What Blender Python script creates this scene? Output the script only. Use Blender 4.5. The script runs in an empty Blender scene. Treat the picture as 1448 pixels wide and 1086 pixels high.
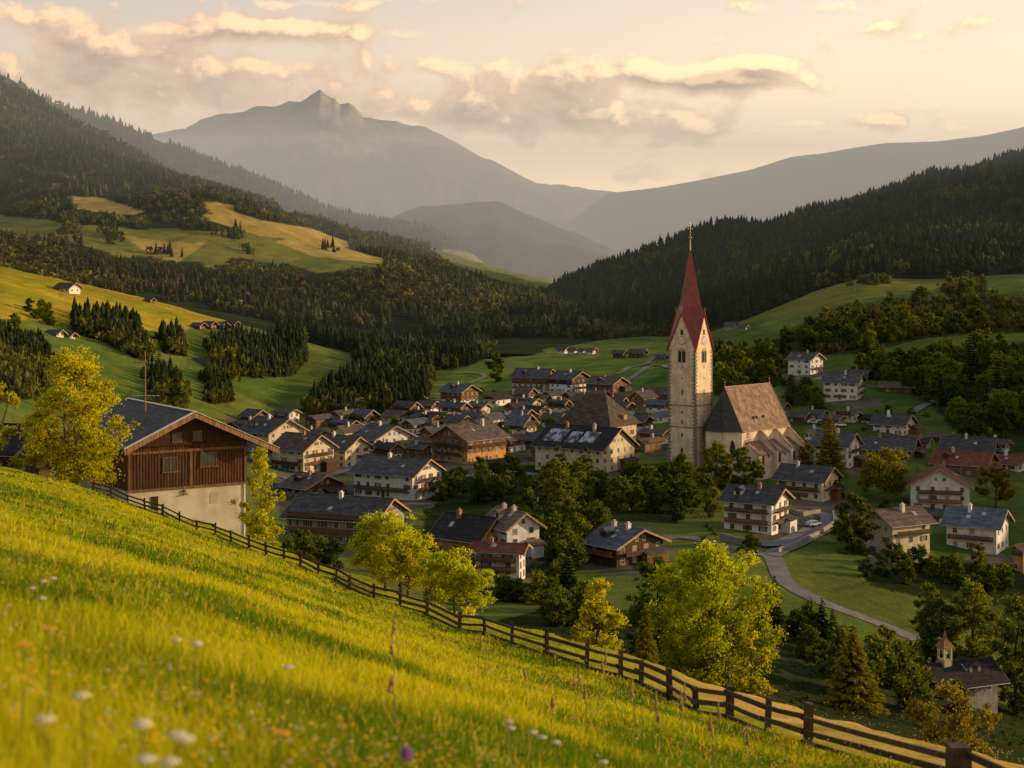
import bpy, math, random
import numpy as np
from math import radians as R, pi
random.seed(7); rng = np.random.default_rng(7)
scene = bpy.context.scene
C = scene.collection
F = 2100.0; HX, HY = 724.0, 400.0          # focal length and horizon of the photograph, in its pixels

# ------------------------------------------------------------------ tags and materials
def tag(o, label=None, cat=None, group=None, kind=None):
    if label: o['label'] = label
    if cat: o['category'] = cat
    if group: o['group'] = group
    if kind: o['kind'] = kind
    return o
def empty(name, loc, rz=0.0):
    o = bpy.data.objects.new(name, None); C.objects.link(o)
    o.location = loc; o.rotation_euler = (0, 0, rz); o.empty_display_size = 0.5
    return o
def link(name, me, parent=None, loc=None, rz=None):
    o = bpy.data.objects.new(name, me); C.objects.link(o)
    if parent is not None: o.parent = parent
    if loc is not None: o.location = loc
    if rz is not None: o.rotation_euler = (0, 0, rz)
    return o

def new_mat(name):
    m = bpy.data.materials.new(name); m.use_nodes = True
    nt = m.node_tree; nt.nodes.clear()
    return m, nt, nt.nodes, nt.links
def ramp(nd, stops):
    r = nd.new('ShaderNodeValToRGB'); e = r.color_ramp.elements
    while len(e) < len(stops): e.new(0.5)
    for k, (p, c) in enumerate(stops):
        e[k].position = p; e[k].color = (*c, 1)
    return r
MATS = {}
def surf(name, c1, c2=None, scale=1.0, rough=0.85, detail=6, stretch=(1, 1, 1), bump=0.0, spec=0.2, metal=0.0,
         lo=0.35, hi=0.65, rand=0.0, bricks=None, streak=None):
    """noise-mottled surface; bricks=(w,h,depth) adds courses of tiles or boards, streak darkens in runs"""
    if name in MATS: return MATS[name]
    m, nt, nd, ln = new_mat(name)
    out = nd.new('ShaderNodeOutputMaterial'); b = nd.new('ShaderNodeBsdfPrincipled')
    ln.new(b.outputs[0], out.inputs[0])
    b.inputs['Roughness'].default_value = rough; b.inputs['Metallic'].default_value = metal
    b.inputs['Specular IOR Level'].default_value = spec
    tc = nd.new('ShaderNodeTexCoord'); mp = nd.new('ShaderNodeMapping'); mp.inputs['Scale'].default_value = stretch
    ln.new(tc.outputs['Object'], mp.inputs[0])
    n = nd.new('ShaderNodeTexNoise'); n.inputs['Scale'].default_value = scale; n.inputs['Detail'].default_value = detail
    n.inputs['Roughness'].default_value = 0.65
    ln.new(mp.outputs[0], n.inputs['Vector'])
    c2 = c2 or tuple(0.6 * v for v in c1)
    r = ramp(nd, [(lo, c2), (hi, c1)]); ln.new(n.outputs[0], r.inputs[0])
    col = r.outputs[0]
    if streak:
        mp2 = nd.new('ShaderNodeMapping'); mp2.inputs['Scale'].default_value = streak[0]
        ln.new(tc.outputs['Object'], mp2.inputs[0])
        n2 = nd.new('ShaderNodeTexNoise'); n2.inputs['Scale'].default_value = 1.0; n2.inputs['Detail'].default_value = 4
        ln.new(mp2.outputs[0], n2.inputs['Vector'])
        r2 = ramp(nd, [(0.42, streak[1]), (0.62, (1, 1, 1))]); ln.new(n2.outputs[0], r2.inputs[0])
        mx = nd.new('ShaderNodeMix'); mx.data_type = 'RGBA'; mx.blend_type = 'MULTIPLY'; mx.inputs[0].default_value = 1
        ln.new(col, mx.inputs[6]); ln.new(r2.outputs[0], mx.inputs[7]); col = mx.outputs[2]
    hgt = n.outputs[0]
    if bricks:
        w = nd.new('ShaderNodeTexBrick'); w.inputs['Scale'].default_value = 1
        w.inputs['Brick Width'].default_value = bricks[0]; w.inputs['Row Height'].default_value = bricks[1]
        w.inputs['Mortar Size'].default_value = bricks[2]
        w.inputs['Color1'].default_value = (1, 1, 1, 1); w.inputs['Color2'].default_value = (0.68, 0.68, 0.7, 1)
        w.inputs['Mortar'].default_value = (0.35, 0.33, 0.32, 1)
        uv = nd.new('ShaderNodeMapping')
        if len(bricks) > 3: uv.inputs['Rotation'].default_value = bricks[3]
        ln.new(tc.outputs['Object'], uv.inputs[0]); ln.new(uv.outputs[0], w.inputs['Vector'])
        mx = nd.new('ShaderNodeMix'); mx.data_type = 'RGBA'; mx.blend_type = 'MULTIPLY'; mx.inputs[0].default_value = 0.8
        ln.new(col, mx.inputs[6]); ln.new(w.outputs['Color'], mx.inputs[7]); col = mx.outputs[2]
    if rand:
        oi = nd.new('ShaderNodeObjectInfo'); hs = nd.new('ShaderNodeHueSaturation')
        mr = nd.new('ShaderNodeMapRange'); mr.inputs[3].default_value = 1 - rand; mr.inputs[4].default_value = 1 + rand
        ln.new(oi.outputs['Random'], mr.inputs[0]); ln.new(mr.outputs[0], hs.inputs['Value']); ln.new(col, hs.inputs['Color'])
        col = hs.outputs[0]
    ln.new(col, b.inputs['Base Color'])
    if bump:
        bp = nd.new('ShaderNodeBump'); bp.inputs['Strength'].default_value = bump; bp.inputs['Distance'].default_value = 0.05
        ln.new(hgt, bp.inputs['Height']); ln.new(bp.outputs[0], b.inputs['Normal'])
    MATS[name] = m
    return m
def leafmat(name, c, trans=0.45, rand=0.25, attr=True):
    if name in MATS: return MATS[name]
    m, nt, nd, ln = new_mat(name)
    out = nd.new('ShaderNodeOutputMaterial')
    df = nd.new('ShaderNodeBsdfDiffuse'); tr = nd.new('ShaderNodeBsdfTranslucent'); mx = nd.new('ShaderNodeMixShader')
    mx.inputs[0].default_value = trans
    ln.new(df.outputs[0], mx.inputs[1]); ln.new(tr.outputs[0], mx.inputs[2]); ln.new(mx.outputs[0], out.inputs[0])
    rgb = nd.new('ShaderNodeRGB'); rgb.outputs[0].default_value = (*c, 1); col = rgb.outputs[0]
    if attr:
        a = nd.new('ShaderNodeAttribute'); a.attribute_name = 'tint'
        m1 = nd.new('ShaderNodeMix'); m1.data_type = 'RGBA'; m1.blend_type = 'MULTIPLY'; m1.inputs[0].default_value = 1
        ln.new(col, m1.inputs[6]); ln.new(a.outputs['Color'], m1.inputs[7]); col = m1.outputs[2]
    oi = nd.new('ShaderNodeObjectInfo'); hs = nd.new('ShaderNodeHueSaturation')
    mr = nd.new('ShaderNodeMapRange'); mr.inputs[3].default_value = 1 - rand; mr.inputs[4].default_value = 1 + rand
    ln.new(oi.outputs['Random'], mr.inputs[0]); ln.new(mr.outputs[0], hs.inputs['Value'])
    mh = nd.new('ShaderNodeMapRange'); mh.inputs[3].default_value = 0.5 + 0.02 * (rand > 0); mh.inputs[4].default_value = 0.5 - 0.02 * (rand > 0)
    ln.new(oi.outputs['Random'], mh.inputs[0]); ln.new(mh.outputs[0], hs.inputs['Hue'])
    ln.new(col, hs.inputs['Color'])
    ln.new(hs.outputs[0], df.inputs[0])
    br = nd.new('ShaderNodeMix'); br.data_type = 'RGBA'; br.blend_type = 'MULTIPLY'; br.inputs[0].default_value = 1
    br.inputs[7].default_value = (1.5, 1.25, 0.6, 1)
    ln.new(hs.outputs[0], br.inputs[6]); ln.new(br.outputs[2], tr.inputs[0])
    MATS[name] = m
    return m
def vcolmat(name, rough=0.95, n_scale=0.02, n_amt=0.35, fine=0.0, trans=0.0):
    if name in MATS: return MATS[name]
    m, nt, nd, ln = new_mat(name)
    out = nd.new('ShaderNodeOutputMaterial'); df = nd.new('ShaderNodeBsdfDiffuse')
    a = nd.new('ShaderNodeAttribute'); a.attribute_name = 'tint'; col = a.outputs['Color']
    if n_amt:
        g = nd.new('ShaderNodeNewGeometry')
        for sc_, am in ((n_scale, n_amt), (n_scale * 7, n_amt * 0.7), (fine, n_amt)):
            if sc_ <= 0: continue
            n = nd.new('ShaderNodeTexNoise'); n.inputs['Scale'].default_value = sc_; n.inputs['Detail'].default_value = 5
            ln.new(g.outputs['Position'], n.inputs['Vector'])
            r = ramp(nd, [(0.3, (1 - am, 1 - am, 1 - am)), (0.7, (1 + am, 1 + am * 0.9, 1 + am * 0.6))]); ln.new(n.outputs[0], r.inputs[0])
            mx = nd.new('ShaderNodeMix'); mx.data_type = 'RGBA'; mx.blend_type = 'MULTIPLY'; mx.inputs[0].default_value = 1
            ln.new(col, mx.inputs[6]); ln.new(r.outputs[0], mx.inputs[7]); col = mx.outputs[2]
    ln.new(col, df.inputs[0])
    if trans:
        tr = nd.new('ShaderNodeBsdfTranslucent'); ms = nd.new('ShaderNodeMixShader'); ms.inputs[0].default_value = trans
        br = nd.new('ShaderNodeMix'); br.data_type = 'RGBA'; br.blend_type = 'MULTIPLY'; br.inputs[0].default_value = 1
        br.inputs[7].default_value = (1.5, 1.25, 0.6, 1); ln.new(col, br.inputs[6]); ln.new(br.outputs[2], tr.inputs[0])
        ln.new(df.outputs[0], ms.inputs[1]); ln.new(tr.outputs[0], ms.inputs[2]); ln.new(ms.outputs[0], out.inputs[0])
    else:
        ln.new(df.outputs[0], out.inputs[0])
    MATS[name] = m
    return m

# ------------------------------------------------------------------ mesh helpers
class MB:
    def __init__(s): s.v = []; s.f = []; s.mi = []; s.mats = []
    def mat(s, m):
        if m not in s.mats: s.mats.append(m)
        s.cur = s.mats.index(m); return s
    def add(s, vs, fs):
        b = len(s.v); s.v += [tuple(v) for v in vs]; s.f += [tuple(b + i for i in f) for f in fs]
        s.mi += [getattr(s, 'cur', 0)] * len(fs); return s
    def box(s, x0, x1, y0, y1, z0, z1):
        return s.add([(x0,y0,z0),(x1,y0,z0),(x1,y1,z0),(x0,y1,z0),(x0,y0,z1),(x1,y0,z1),(x1,y1,z1),(x0,y1,z1)],
                     [(0,3,2,1),(4,5,6,7),(0,1,5,4),(1,2,6,5),(2,3,7,6),(3,0,4,7)])
    def hexa(s, p):        # 8 points: bottom four, top four, counter-clockwise
        return s.add(p, [(0,3,2,1),(4,5,6,7),(0,1,5,4),(1,2,6,5),(2,3,7,6),(3,0,4,7)])
    def prism(s, poly, y0, y1, axis='y'):  # poly of (a,z), extruded along y (or x)
        n = len(poly)
        if axis == 'y': vs = [(a, y0, z) for a, z in poly] + [(a, y1, z) for a, z in poly]
        elif axis == 'x': vs = [(y0, a, z) for a, z in poly] + [(y1, a, z) for a, z in poly]
        else: vs = [(a, z, y0) for a, z in poly] + [(a, z, y1) for a, z in poly]
        fs = [tuple(range(n)), tuple(range(2 * n - 1, n - 1, -1))] + [(i, n + i, n + (i + 1) % n, (i + 1) % n) for i in range(n)]
        return s.add(vs, fs)
    def tube(s, pts, rs, n=6):
        pts = [np.array(p, float) for p in pts]; b = len(s.v); k = len(pts)
        vs = []
        for i, p in enumerate(pts):
            t = pts[min(i + 1, k - 1)] - pts[max(i - 1, 0)]; t = t / (np.linalg.norm(t) + 1e-9)
            a = np.cross(t, (0.31, 0.95, 0.02) if abs(t[2]) > 0.8 else (0, 0, 1)); a /= np.linalg.norm(a) + 1e-9; c = np.cross(t, a)
            for j in range(n):
                q = 2 * pi * j / n; vs.append(tuple(p + rs[i] * (math.cos(q) * a + math.sin(q) * c)))
        fs = [(i * n + j, i * n + (j + 1) % n, (i + 1) * n + (j + 1) % n, (i + 1) * n + j) for i in range(k - 1) for j in range(n)]
        fs += [tuple(range(n - 1, -1, -1)), tuple((k - 1) * n + j for j in range(n))]
        return s.add(vs, fs)
    def ball(s, c, r, n=8, m=6, sz=1.0):
        vs = []; fs = []
        for i in range(m + 1):
            a = pi * i / m
            for j in range(n):
                q = 2 * pi * j / n; vs.append((c[0] + r * math.sin(a) * math.cos(q), c[1] + r * math.sin(a) * math.sin(q), c[2] + r * sz * math.cos(a)))
        for i in range(m):
            for j in range(n): fs.append((i * n + j, i * n + (j + 1) % n, (i + 1) * n + (j + 1) % n, (i + 1) * n + j)[::-1])
        return s.add(vs, fs)
    def mesh(s, name, material=None, smooth=False):
        me = bpy.data.meshes.new(name); me.from_pydata(s.v, [], s.f)
        if s.mats:
            for m in s.mats: me.materials.append(m)
            me.polygons.foreach_set('material_index', s.mi)
        elif material: me.materials.append(material)
        if smooth: me.polygons.foreach_set('use_smooth', [True] * len(s.f))
        me.update(); return me
    def build(s, name, material=None, parent=None, smooth=False, loc=None, rz=None):
        return link(name, s.mesh(name, material, smooth), parent, loc, rz)

def np_mesh(name, verts, faces, k, material, tint=None, smooth=False):
    """fast mesh from arrays; faces (n,k)"""
    me = bpy.data.meshes.new(name); nf = len(faces)
    me.vertices.add(len(verts)); me.vertices.foreach_set('co', np.ascontiguousarray(verts, dtype=np.float32).ravel())
    me.loops.add(nf * k); me.loops.foreach_set('vertex_index', np.ascontiguousarray(faces, dtype=np.int32).ravel())
    me.polygons.add(nf); me.polygons.foreach_set('loop_start', np.arange(0, nf * k, k, dtype=np.int32))
    if smooth: me.polygons.foreach_set('use_smooth', np.ones(nf, dtype=bool))
    me.update(calc_edges=True)
    if tint is not None:
        a = me.color_attributes.new('tint', 'FLOAT_COLOR', 'POINT')
        c = np.ones((len(verts), 4), dtype=np.float32); c[:, :3] = tint; a.data.foreach_set('color', c.ravel())
    me.materials.append(material); return me

def vnoise(x, y, seed=0):
    """smooth value noise for arrays, in 0..1"""
    x = np.asarray(x, float); y = np.asarray(y, float)
    xi = np.floor(x).astype(np.int64); yi = np.floor(y).astype(np.int64); fx = x - xi; fy = y - yi
    fx = fx * fx * (3 - 2 * fx); fy = fy * fy * (3 - 2 * fy)
    def h(a, b):
        n = (a * 374761393 + b * 668265263 + seed * 974634777) & 0x7fffffff
        n = ((n ^ (n >> 13)) * 1274126177) & 0x7fffffff
        return ((n ^ (n >> 16)) & 0xffff) / 65535.0
    return (h(xi, yi) * (1 - fx) + h(xi + 1, yi) * fx) * (1 - fy) + (h(xi, yi + 1) * (1 - fx) + h(xi + 1, yi + 1) * fx) * fy
def fbm(x, y, o=4, seed=0):
    s = 0; a = 1; t = 0
    for k in range(o): s = s + a * vnoise(x * 2 ** k, y * 2 ** k, seed + k * 17); t += a; a *= 0.5
    return s / t
def inpoly(px, py, poly):
    px = np.asarray(px, float); py = np.asarray(py, float); c = np.zeros(px.shape, bool); n = len(poly)
    for i in range(n):
        x0, y0 = poly[i]; x1, y1 = poly[(i + 1) % n]
        if y0 == y1: continue
        t = ((y0 > py) != (y1 > py)) & (px < (x1 - x0) * (py - y0) / (y1 - y0) + x0); c ^= t
    return c
def anypoly(px, py, polys):
    m = np.zeros(np.shape(px), bool)
    for p in polys: m |= inpoly(px, py, p)
    return m

# ------------------------------------------------------------------ terrain sheets
class Sheet:
    """terrain as heights over bearing and distance, from a table of profile lines"""
    def __init__(s, px0, px1, nu, levels, nd, rough=None, blur=2, curved=True):
        # levels: list of (d or (px,d) list, [(px,py)...]) from near to far
        s.px = np.linspace(px0, px1, nu)
        D = []; Y = []
        for d, prof in levels:
            D.append(np.full(nu, float(d)) if not isinstance(d, list) else np.interp(s.px, [a for a, _ in d], [b for _, b in d]))
            Y.append(np.interp(s.px, [a for a, _ in prof], [b for _, b in prof]))
        D = np.array(D); Z = (HY - np.array(Y)) / F * D
        K = len(levels); s.t = np.linspace(0, K - 1, nd)
        s.D = np.empty((nd, nu)); s.Z = np.empty((nd, nu))
        i = np.minimum(s.t.astype(int), K - 2); f = (s.t - i)[:, None]
        s.D = D[i] * (1 - f) + D[i + 1] * f
        s.Z = Z[i] * (1 - f) + Z[i + 1] * f
        for _ in range(blur):
            z = s.Z; z2 = z.copy(); z2[1:-1] = (z[:-2] + 2 * z[1:-1] + z[2:]) / 4
            z3 = z2.copy(); z3[:, 1:-1] = (z2[:, :-2] + 2 * z2[:, 1:-1] + z2[:, 2:]) / 4; s.Z = z3
        s.X = (s.px[None, :] - HX) / F * s.D
        if rough: s.Z = s.Z + rough(s.X, s.D, s.t[:, None] + 0 * s.X)
        s.nu, s.nd = nu, nd
    def proj(s): return s.px[None, :] + 0 * s.Z, HY - s.Z / s.D * F
    def height(s, x, y):
        """height at world x,y (scalar or array)"""
        x = np.asarray(x, float); y = np.asarray(y, float)
        px = x / y * F + HX; a = np.clip((px - s.px[0]) / (s.px[1] - s.px[0]), 0, s.nu - 1.001); i = a.astype(int); fu = a - i
        sh = np.shape(x); x1 = np.atleast_1d(x); out = np.empty(x1.shape).ravel()
        ii = np.atleast_1d(i).ravel(); ff = np.atleast_1d(fu).ravel(); yy = np.atleast_1d(y).ravel()
        for k in range(len(out)):
            d = s.D[:, ii[k]] * (1 - ff[k]) + s.D[:, ii[k] + 1] * ff[k]; z = s.Z[:, ii[k]] * (1 - ff[k]) + s.Z[:, ii[k] + 1] * ff[k]
            out[k] = np.interp(yy[k], d, z)
        return out.reshape(x1.shape) if sh else float(out[0])
    def hit(s, px, py, dmin=0):
        """first ground point seen along the sight line through a photo pixel"""
        a = min(max((px - s.px[0]) / (s.px[1] - s.px[0]), 0), s.nu - 1.001); i = int(a); f = a - i
        d = s.D[:, i] * (1 - f) + s.D[:, i + 1] * f; z = s.Z[:, i] * (1 - f) + s.Z[:, i + 1] * f
        yy = HY - z / d * F
        for k in range(1, len(d)):
            if d[k] < dmin: continue
            if yy[k] <= py:
                g = (yy[k - 1] - py) / (yy[k - 1] - yy[k] + 1e-9) if yy[k - 1] > py else 0
                dd = d[k - 1] + g * (d[k] - d[k - 1]); return np.array([(px - HX) / F * dd, dd, np.interp(dd, d, z)])
        k = int(np.argmin(np.where(d >= dmin, yy, 1e9))); return np.array([(px - HX) / F * d[k], d[k], z[k]])
    def build(s, name, material, tint):
        V = np.stack([s.X, s.D, s.Z], -1).reshape(-1, 3)
        idx = np.arange(s.nd * s.nu).reshape(s.nd, s.nu)
        Fc = np.stack([idx[:-1, :-1], idx[:-1, 1:], idx[1:, 1:], idx[1:, :-1]], -1).reshape(-1, 4)
        me = np_mesh(name, V, Fc, 4, material, tint.reshape(-1, 3), smooth=True)
        o = link(name, me); return tag(o, kind='structure')

PXK = [-700, -200, 0, 200, 400, 600, 800, 1000, 1200, 1448, 1850, 2400]
VT = [
 (90,  [620,720,790,840,900,1010,1080,1150,1220,1290,1400,1500]),
 (110, [610,710,770,820,880,970,1030,1090,1150,1210,1300,1400]),
 (150, [600,690,735,785,845,925,970,1000,1050,1110,1200,1250]),
 (210, [560,640,700,765,840,895,925,950,1000,1060,1120,1150]),
 (250, [500,600,665,740,820,860,870,890,935,1015,1050,1050]),
 (300, [480,560,620,710,790,815,815,812,850,915,940,950]),
 (350, [460,530,585,680,740,757,755,755,768,800,820,840]),
 (420, [440,500,550,640,697,705,690,692,702,718,720,720]),
 (500, [425,470,515,585,650,648,643,640,618,650,640,640]),
 (650, [400,430,460,525,600,590,580,572,533,515,520,520]),
 (850, [380,390,400,462,535,558,545,528,488,455,450,450]),
 (1100,[360,370,374,420,480,530,512,488,450,415,405,400]),
 (1500,[400,395,392,428,480,497,484,470,418,388,380,370]),
 (2000,[425,425,432,445,465,475,462,455,440,425,420,420]),
 (2700,[450,450,450,455,458,460,458,455,450,445,440,440])]
def valley_rough(X, D, t):
    z = (fbm(X / 60, D / 60, 4, 3) - 0.5) * 5.0 * np.clip((D - 200) / 500, 0.12, 1.6)
    z += (fbm(X / 14, D / 14, 3, 9) - 0.5) * 0.9
    # an unseen shoulder added right of the frame, its crest shaped to shade the village
    s = X - 0.45 * D; ss = np.clip((s - 60) / 220, 0, 1); ss = ss * ss * (3 - 2 * ss)
    crest = np.interp(D, [0, 200, 285, 365, 420, 476, 506, 700, 1000, 1400], [0, 0, 16, 66, 70, 75, 91, 84, 40, 0])
    return z + ss * crest * (1 + 0.16 * (fbm(X / 60, D / 28, 4, 21) - 0.5) * 2)
valley = Sheet(-700, 3600, 860, [(d, list(zip(PXK, ys))) for d, ys in VT], 420, valley_rough, blur=5)

LM = [(1400, [(-700,470),(0,440),(200,465),(400,505),(600,515),(760,505),(900,520)]),
      (1700, [(-700,430),(0,398),(200,420),(400,458),(600,470),(700,455),(760,442),(900,480)]),
      (2100, [(-700,330),(0,335),(100,350),(200,370),(350,382),(450,384),(540,378),(640,400),(760,418),(900,470)]),
      (2500, [(-700,250),(0,303),(100,284),(200,287),(300,290),(400,322),(500,350),(600,372),(680,385),(780,408),(900,465)]),
      (3000, [(-700,100),(0,205),(100,215),(200,240),(300,268),(400,306),(500,336),(600,362),(700,388),(780,410),(900,462)]),
      (3500, [(-700,-80),(0,112),(60,146),(100,172),(170,207),(240,242),(300,267),(350,287),(420,317),(500,338),(560,349),(640,361),(700,379),(785,404),(900,460)]),
      (4600, [(-700,200),(900,460)])]
def lm_rough(X, D, t):
    return (fbm(X / 260, D / 330, 5, 5) - 0.5) * 60 * np.clip((t - 1.2) / 2, 0, 1) * np.clip((5.6 - t), 0.25, 1)
leftm = Sheet(-900, 900, 300, LM, 220, lm_rough, blur=3)
LB = [(3600, [(-900,300),(0,300),(300,330),(600,400),(900,470)]),
      (4300, [(-900,120),(0,200),(200,250),(400,300),(560,338),(640,360),(700,388),(780,408),(900,465)]),
      (4900, [(-900,20),(0,104),(60,133),(110,151),(160,168),(220,197),(300,232),(400,268),(480,292),(560,321),(605,330),(650,352),(700,380),(782,405),(900,462)]),
      (6000, [(-900,300),(900,465)])]
leftb = Sheet(-900, 900, 240, LB, 120, lambda X, D, t: (fbm(X / 300, D / 380, 5, 8) - 0.5) * 70 * np.clip(t, 0, 1) * np.clip(3 - t, 0.35, 1), blur=1)
RH = [(1250, [(600,500),(724,500),(900,510),(1000,500),(1200,450),(1448,440),(2400,430)]),
      (1550, [(600,482),(724,474),(800,474),(900,482),(960,477),(1060,444),(1150,408),(1220,388),(1300,391),(1448,383),(1900,360),(2400,350)]),
      (2150, [(600,476),(700,462),(800,435),(900,415),(1000,385),(1100,372),(1200,345),(1300,325),(1448,300),(1900,230),(2400,200)]),
      ([(600,2300),(900,2500),(1448,2900),(2400,3000)],
             [(600,476),(690,466),(740,440),(790,412),(840,391),(900,371),(960,351),(1010,330),(1050,324),(1090,327),(1140,306),(1200,287),(1250,268),(1300,255),(1350,246),(1400,233),(1448,221),(1900,130),(2400,110)]),
      ([(600,3200),(2400,4300)], [(600,480),(2400,330)])]
righth = Sheet(600, 2400, 420, RH, 200, lambda X, D, t: (fbm(X / 170, D / 230, 5, 15) - 0.5) * 38 * np.clip(t - 1, 0, 1) * np.clip(4 - t, 0.4, 1), blur=2)
# far ranges
def ridged(X, D, s, sd):
    return 1 - np.abs(fbm(X / s, D / s, 5, sd) * 2 - 1)
PK = [(6200, [(-300,430),(1300,430)]), (7400, [(-300,380),(200,370),(400,330),(600,325),(800,345),(1000,372),(1300,420)]),
      (9000, [(-300,260),(150,204),(300,170),(400,152),(452,142),(500,154),(560,170),(620,186),(680,220),(760,258),(860,271),(930,283),(1000,305),(1150,360),(1300,420)]),
      (11000, [(-300,350),(1300,430)])]
JAG = [(-300,260),(150,200),(222,187),(262,180),(283,169),(300,166),(318,159),(345,157),(365,151),(392,150),(410,142),(425,143),(437,136),(446,131),(452,126),(459,133),(468,138),(474,139),(480,148),(494,146),(505,155),(513,165),(535,170),(560,171),(580,178),(600,178),(620,187),(640,197),(680,222),(720,238),(760,258),(820,266),(860,271),(930,283),(1000,305),(1150,360),(1300,420)]
def pk_rough(X, D, t):
    p = X / D * F + HX; base = PK[2][1]
    dy = np.interp(p, [a for a, _ in JAG], [b for _, b in JAG]) - np.interp(p, [a for a, _ in base], [b for _, b in base])
    return -dy / F * D * np.exp(-((t - 2) / .10) ** 2) + (ridged(X + D * .3, D * 0.8, 1300, 31) - 0.75) * 240 * np.clip(t * 0.8, 0, 1) * np.clip((2 - t) * 1.1, 0.0, 1) * (t < 2) + (ridged(X, D * .7, 420, 37) - .7) * 230 * np.clip(t - .6, 0, 1) * np.clip((1.97 - t) * 1.6, 0, 1) + (fbm(X / 120, D / 200, 4, 3) - .5) * 26 * np.clip(t - .8, 0, 1) * np.clip(3.0 - t, 0, 1)
peak = Sheet(-300, 1300, 700, PK, 300, pk_rough, blur=0)
HP = [(4400, [(400,440),(1150,440)]), (5000, [(400,400),(500,370),(560,335),(700,330),(850,372),(950,398),(1150,420)]),
      (5800, [(400,370),(500,330),(560,303),(600,292),(650,286),(700,291),(760,314),(830,340),(900,366),(1000,390),(1150,415)]), (7000, [(400,430),(1150,430)])]
hump = Sheet(400, 1150, 200, HP, 120, lambda X, D, t: (fbm(X / 240, D / 300, 5, 41) - .5) * 80 * np.clip(t, 0, 1) * np.clip(3 - t, 0.2, 1), blur=1)
RF = [(5600, [(780,440),(1900,430)]), (6400, [(780,400),(950,370),(1050,330),(1200,290),(1448,270),(1900,220)]),
      (7600, [(780,330),(860,271),(930,263),(1000,251),(1060,239),(1120,220),(1160,216),(1210,207),(1250,201),(1330,198),(1400,188),(1448,178),(1900,110)]), (9000, [(780,430),(1900,330)])]
rfar = Sheet(780, 1900, 320, RF, 140, lambda X, D, t: (fbm(X / 300, D / 420, 5, 51) - .5) * 110 * np.clip(t, 0, 1) * np.clip(2.05 - t, 0.06, 1), blur=1)
# ------------------------------------------------------------------ where woods and fields lie (regions of the ground)
C_FIELDS = [
 [(-900,300),(0,304),(78,312),(100,319),(140,318),(200,325),(240,322),(338,328),(345,345),(400,352),(455,378),(395,373),(330,364),(300,384),(285,372),(215,362),(170,365),(140,352),(105,345),(0,328),(-900,320)],
 [(98,277),(145,280),(205,300),(180,304),(110,296)], [(280,304),(330,300),(380,313),(440,323),(495,343),(490,351),(420,341),(360,331),(300,313)],
 [(288,284),(332,290),(327,302),(294,300)], [(390,286),(442,295),(450,303),(400,299)], [(386,340),(440,338),(548,367),(540,374),(440,362)],
 [(345,326),(420,341),(490,352),(548,367),(540,377),(450,386),(345,354)], [(600,346),(640,354),(700,371),(800,398),(800,414),(740,405),(690,392),(640,373)]]
CB_FIELDS = [[(620,350),(660,356),(700,372),(785,399),(765,404),(690,384),(640,366)]]
C_GOLD = [C_FIELDS[1], C_FIELDS[2], C_FIELDS[3], C_FIELDS[4], [(386,340),(440,338),(548,367),(540,374),(440,362)], [(170,330),(215,340),(290,345),(250,372),(215,362)]]  # sunlit meadow strips, the sun's gold put into their colour
V_WOOD = [
 [(330,442),(420,447),(500,455),(560,455),(600,460),(640,463),(680,468),(692,492),(655,498),(612,505),(606,545),(602,578),(520,590),(440,592),(425,578),(470,552),(512,522),(500,500),(450,488),(400,472),(335,455)],
 [(102,448),(140,452),(190,462),(204,488),(212,512),(190,506),(150,485),(105,470)], [(228,480),(258,484),(262,505),(232,500)],
 [(297,492),(330,485),(400,495),(428,480),(432,510),(410,532),(360,535),(300,526)], [(385,455),(425,470),(430,500),(400,492)],
 [(-700,470),(0,478),(60,492),(82,530),(60,560),(0,570),(-700,560)], [(210,530),(240,530),(262,560),(255,590),(215,590)], [(290,530),(322,535),(328,570),(296,572)],
 [(612,496),(690,490),(700,500),(655,520),(615,524)]]
V_BROAD = [
 [(1008,478),(1040,500),(1110,475),(1150,450),(1180,470),(1150,500),(1120,508),(1108,545),(1060,555),(1012,560)],
 [(1150,450),(1210,440),(1260,430),(1330,424),(1448,420),(1900,400),(1900,480),(1448,470),(1340,474),(1290,482),(1230,500),(1160,502)],
 [(1210,505),(1290,512),(1360,500),(1448,485),(1900,480),(1900,640),(1448,640),(1380,628),(1340,600),(1318,570),(1250,545),(1215,530)],
 [(1105,540),(1140,545),(1150,570),(1115,580)], [(1320,385),(1392,392),(1396,425),(1340,428)], [(1180,388),(1250,372),(1256,410),(1200,425)]]

def tint_field(px, py, X, D, base, alt, sc=40, seed=0):
    n = fbm(X / sc, D / sc, 4, seed)[..., None]; m = fbm(X / (sc * 4), D / (sc * 4), 3, seed + 5)[..., None]
    k = np.clip((n - 0.3) * 2.2, 0, 1)
    c = np.array(base) * (1 - k) + np.array(alt) * k
    return c * (0.8 + 0.5 * m)
ground_mat = vcolmat('ground_soil_and_grass', n_scale=0.05, n_amt=0.22, fine=1.3)
px, py = valley.proj()
T = tint_field(px, py, valley.X, valley.D, (.070,.112,.024), (.122,.145,.034), 45, 2)
gold = anypoly(px, py, [[(-700,372),(0,372),(80,388),(160,404),(240,424),(335,446),(300,462),(225,468),(0,450),(-700,440)]])  # slope in low sun: the warm light is put into the field colour
T[gold] = tint_field(px, py, valley.X, valley.D, (.16,.18,.025), (.27,.21,.035), 30, 4)[gold]
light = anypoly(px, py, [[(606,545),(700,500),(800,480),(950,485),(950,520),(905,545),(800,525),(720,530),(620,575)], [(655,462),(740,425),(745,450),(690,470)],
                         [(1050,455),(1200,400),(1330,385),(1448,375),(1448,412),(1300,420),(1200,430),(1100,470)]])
T[light] *= 1.35
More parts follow.
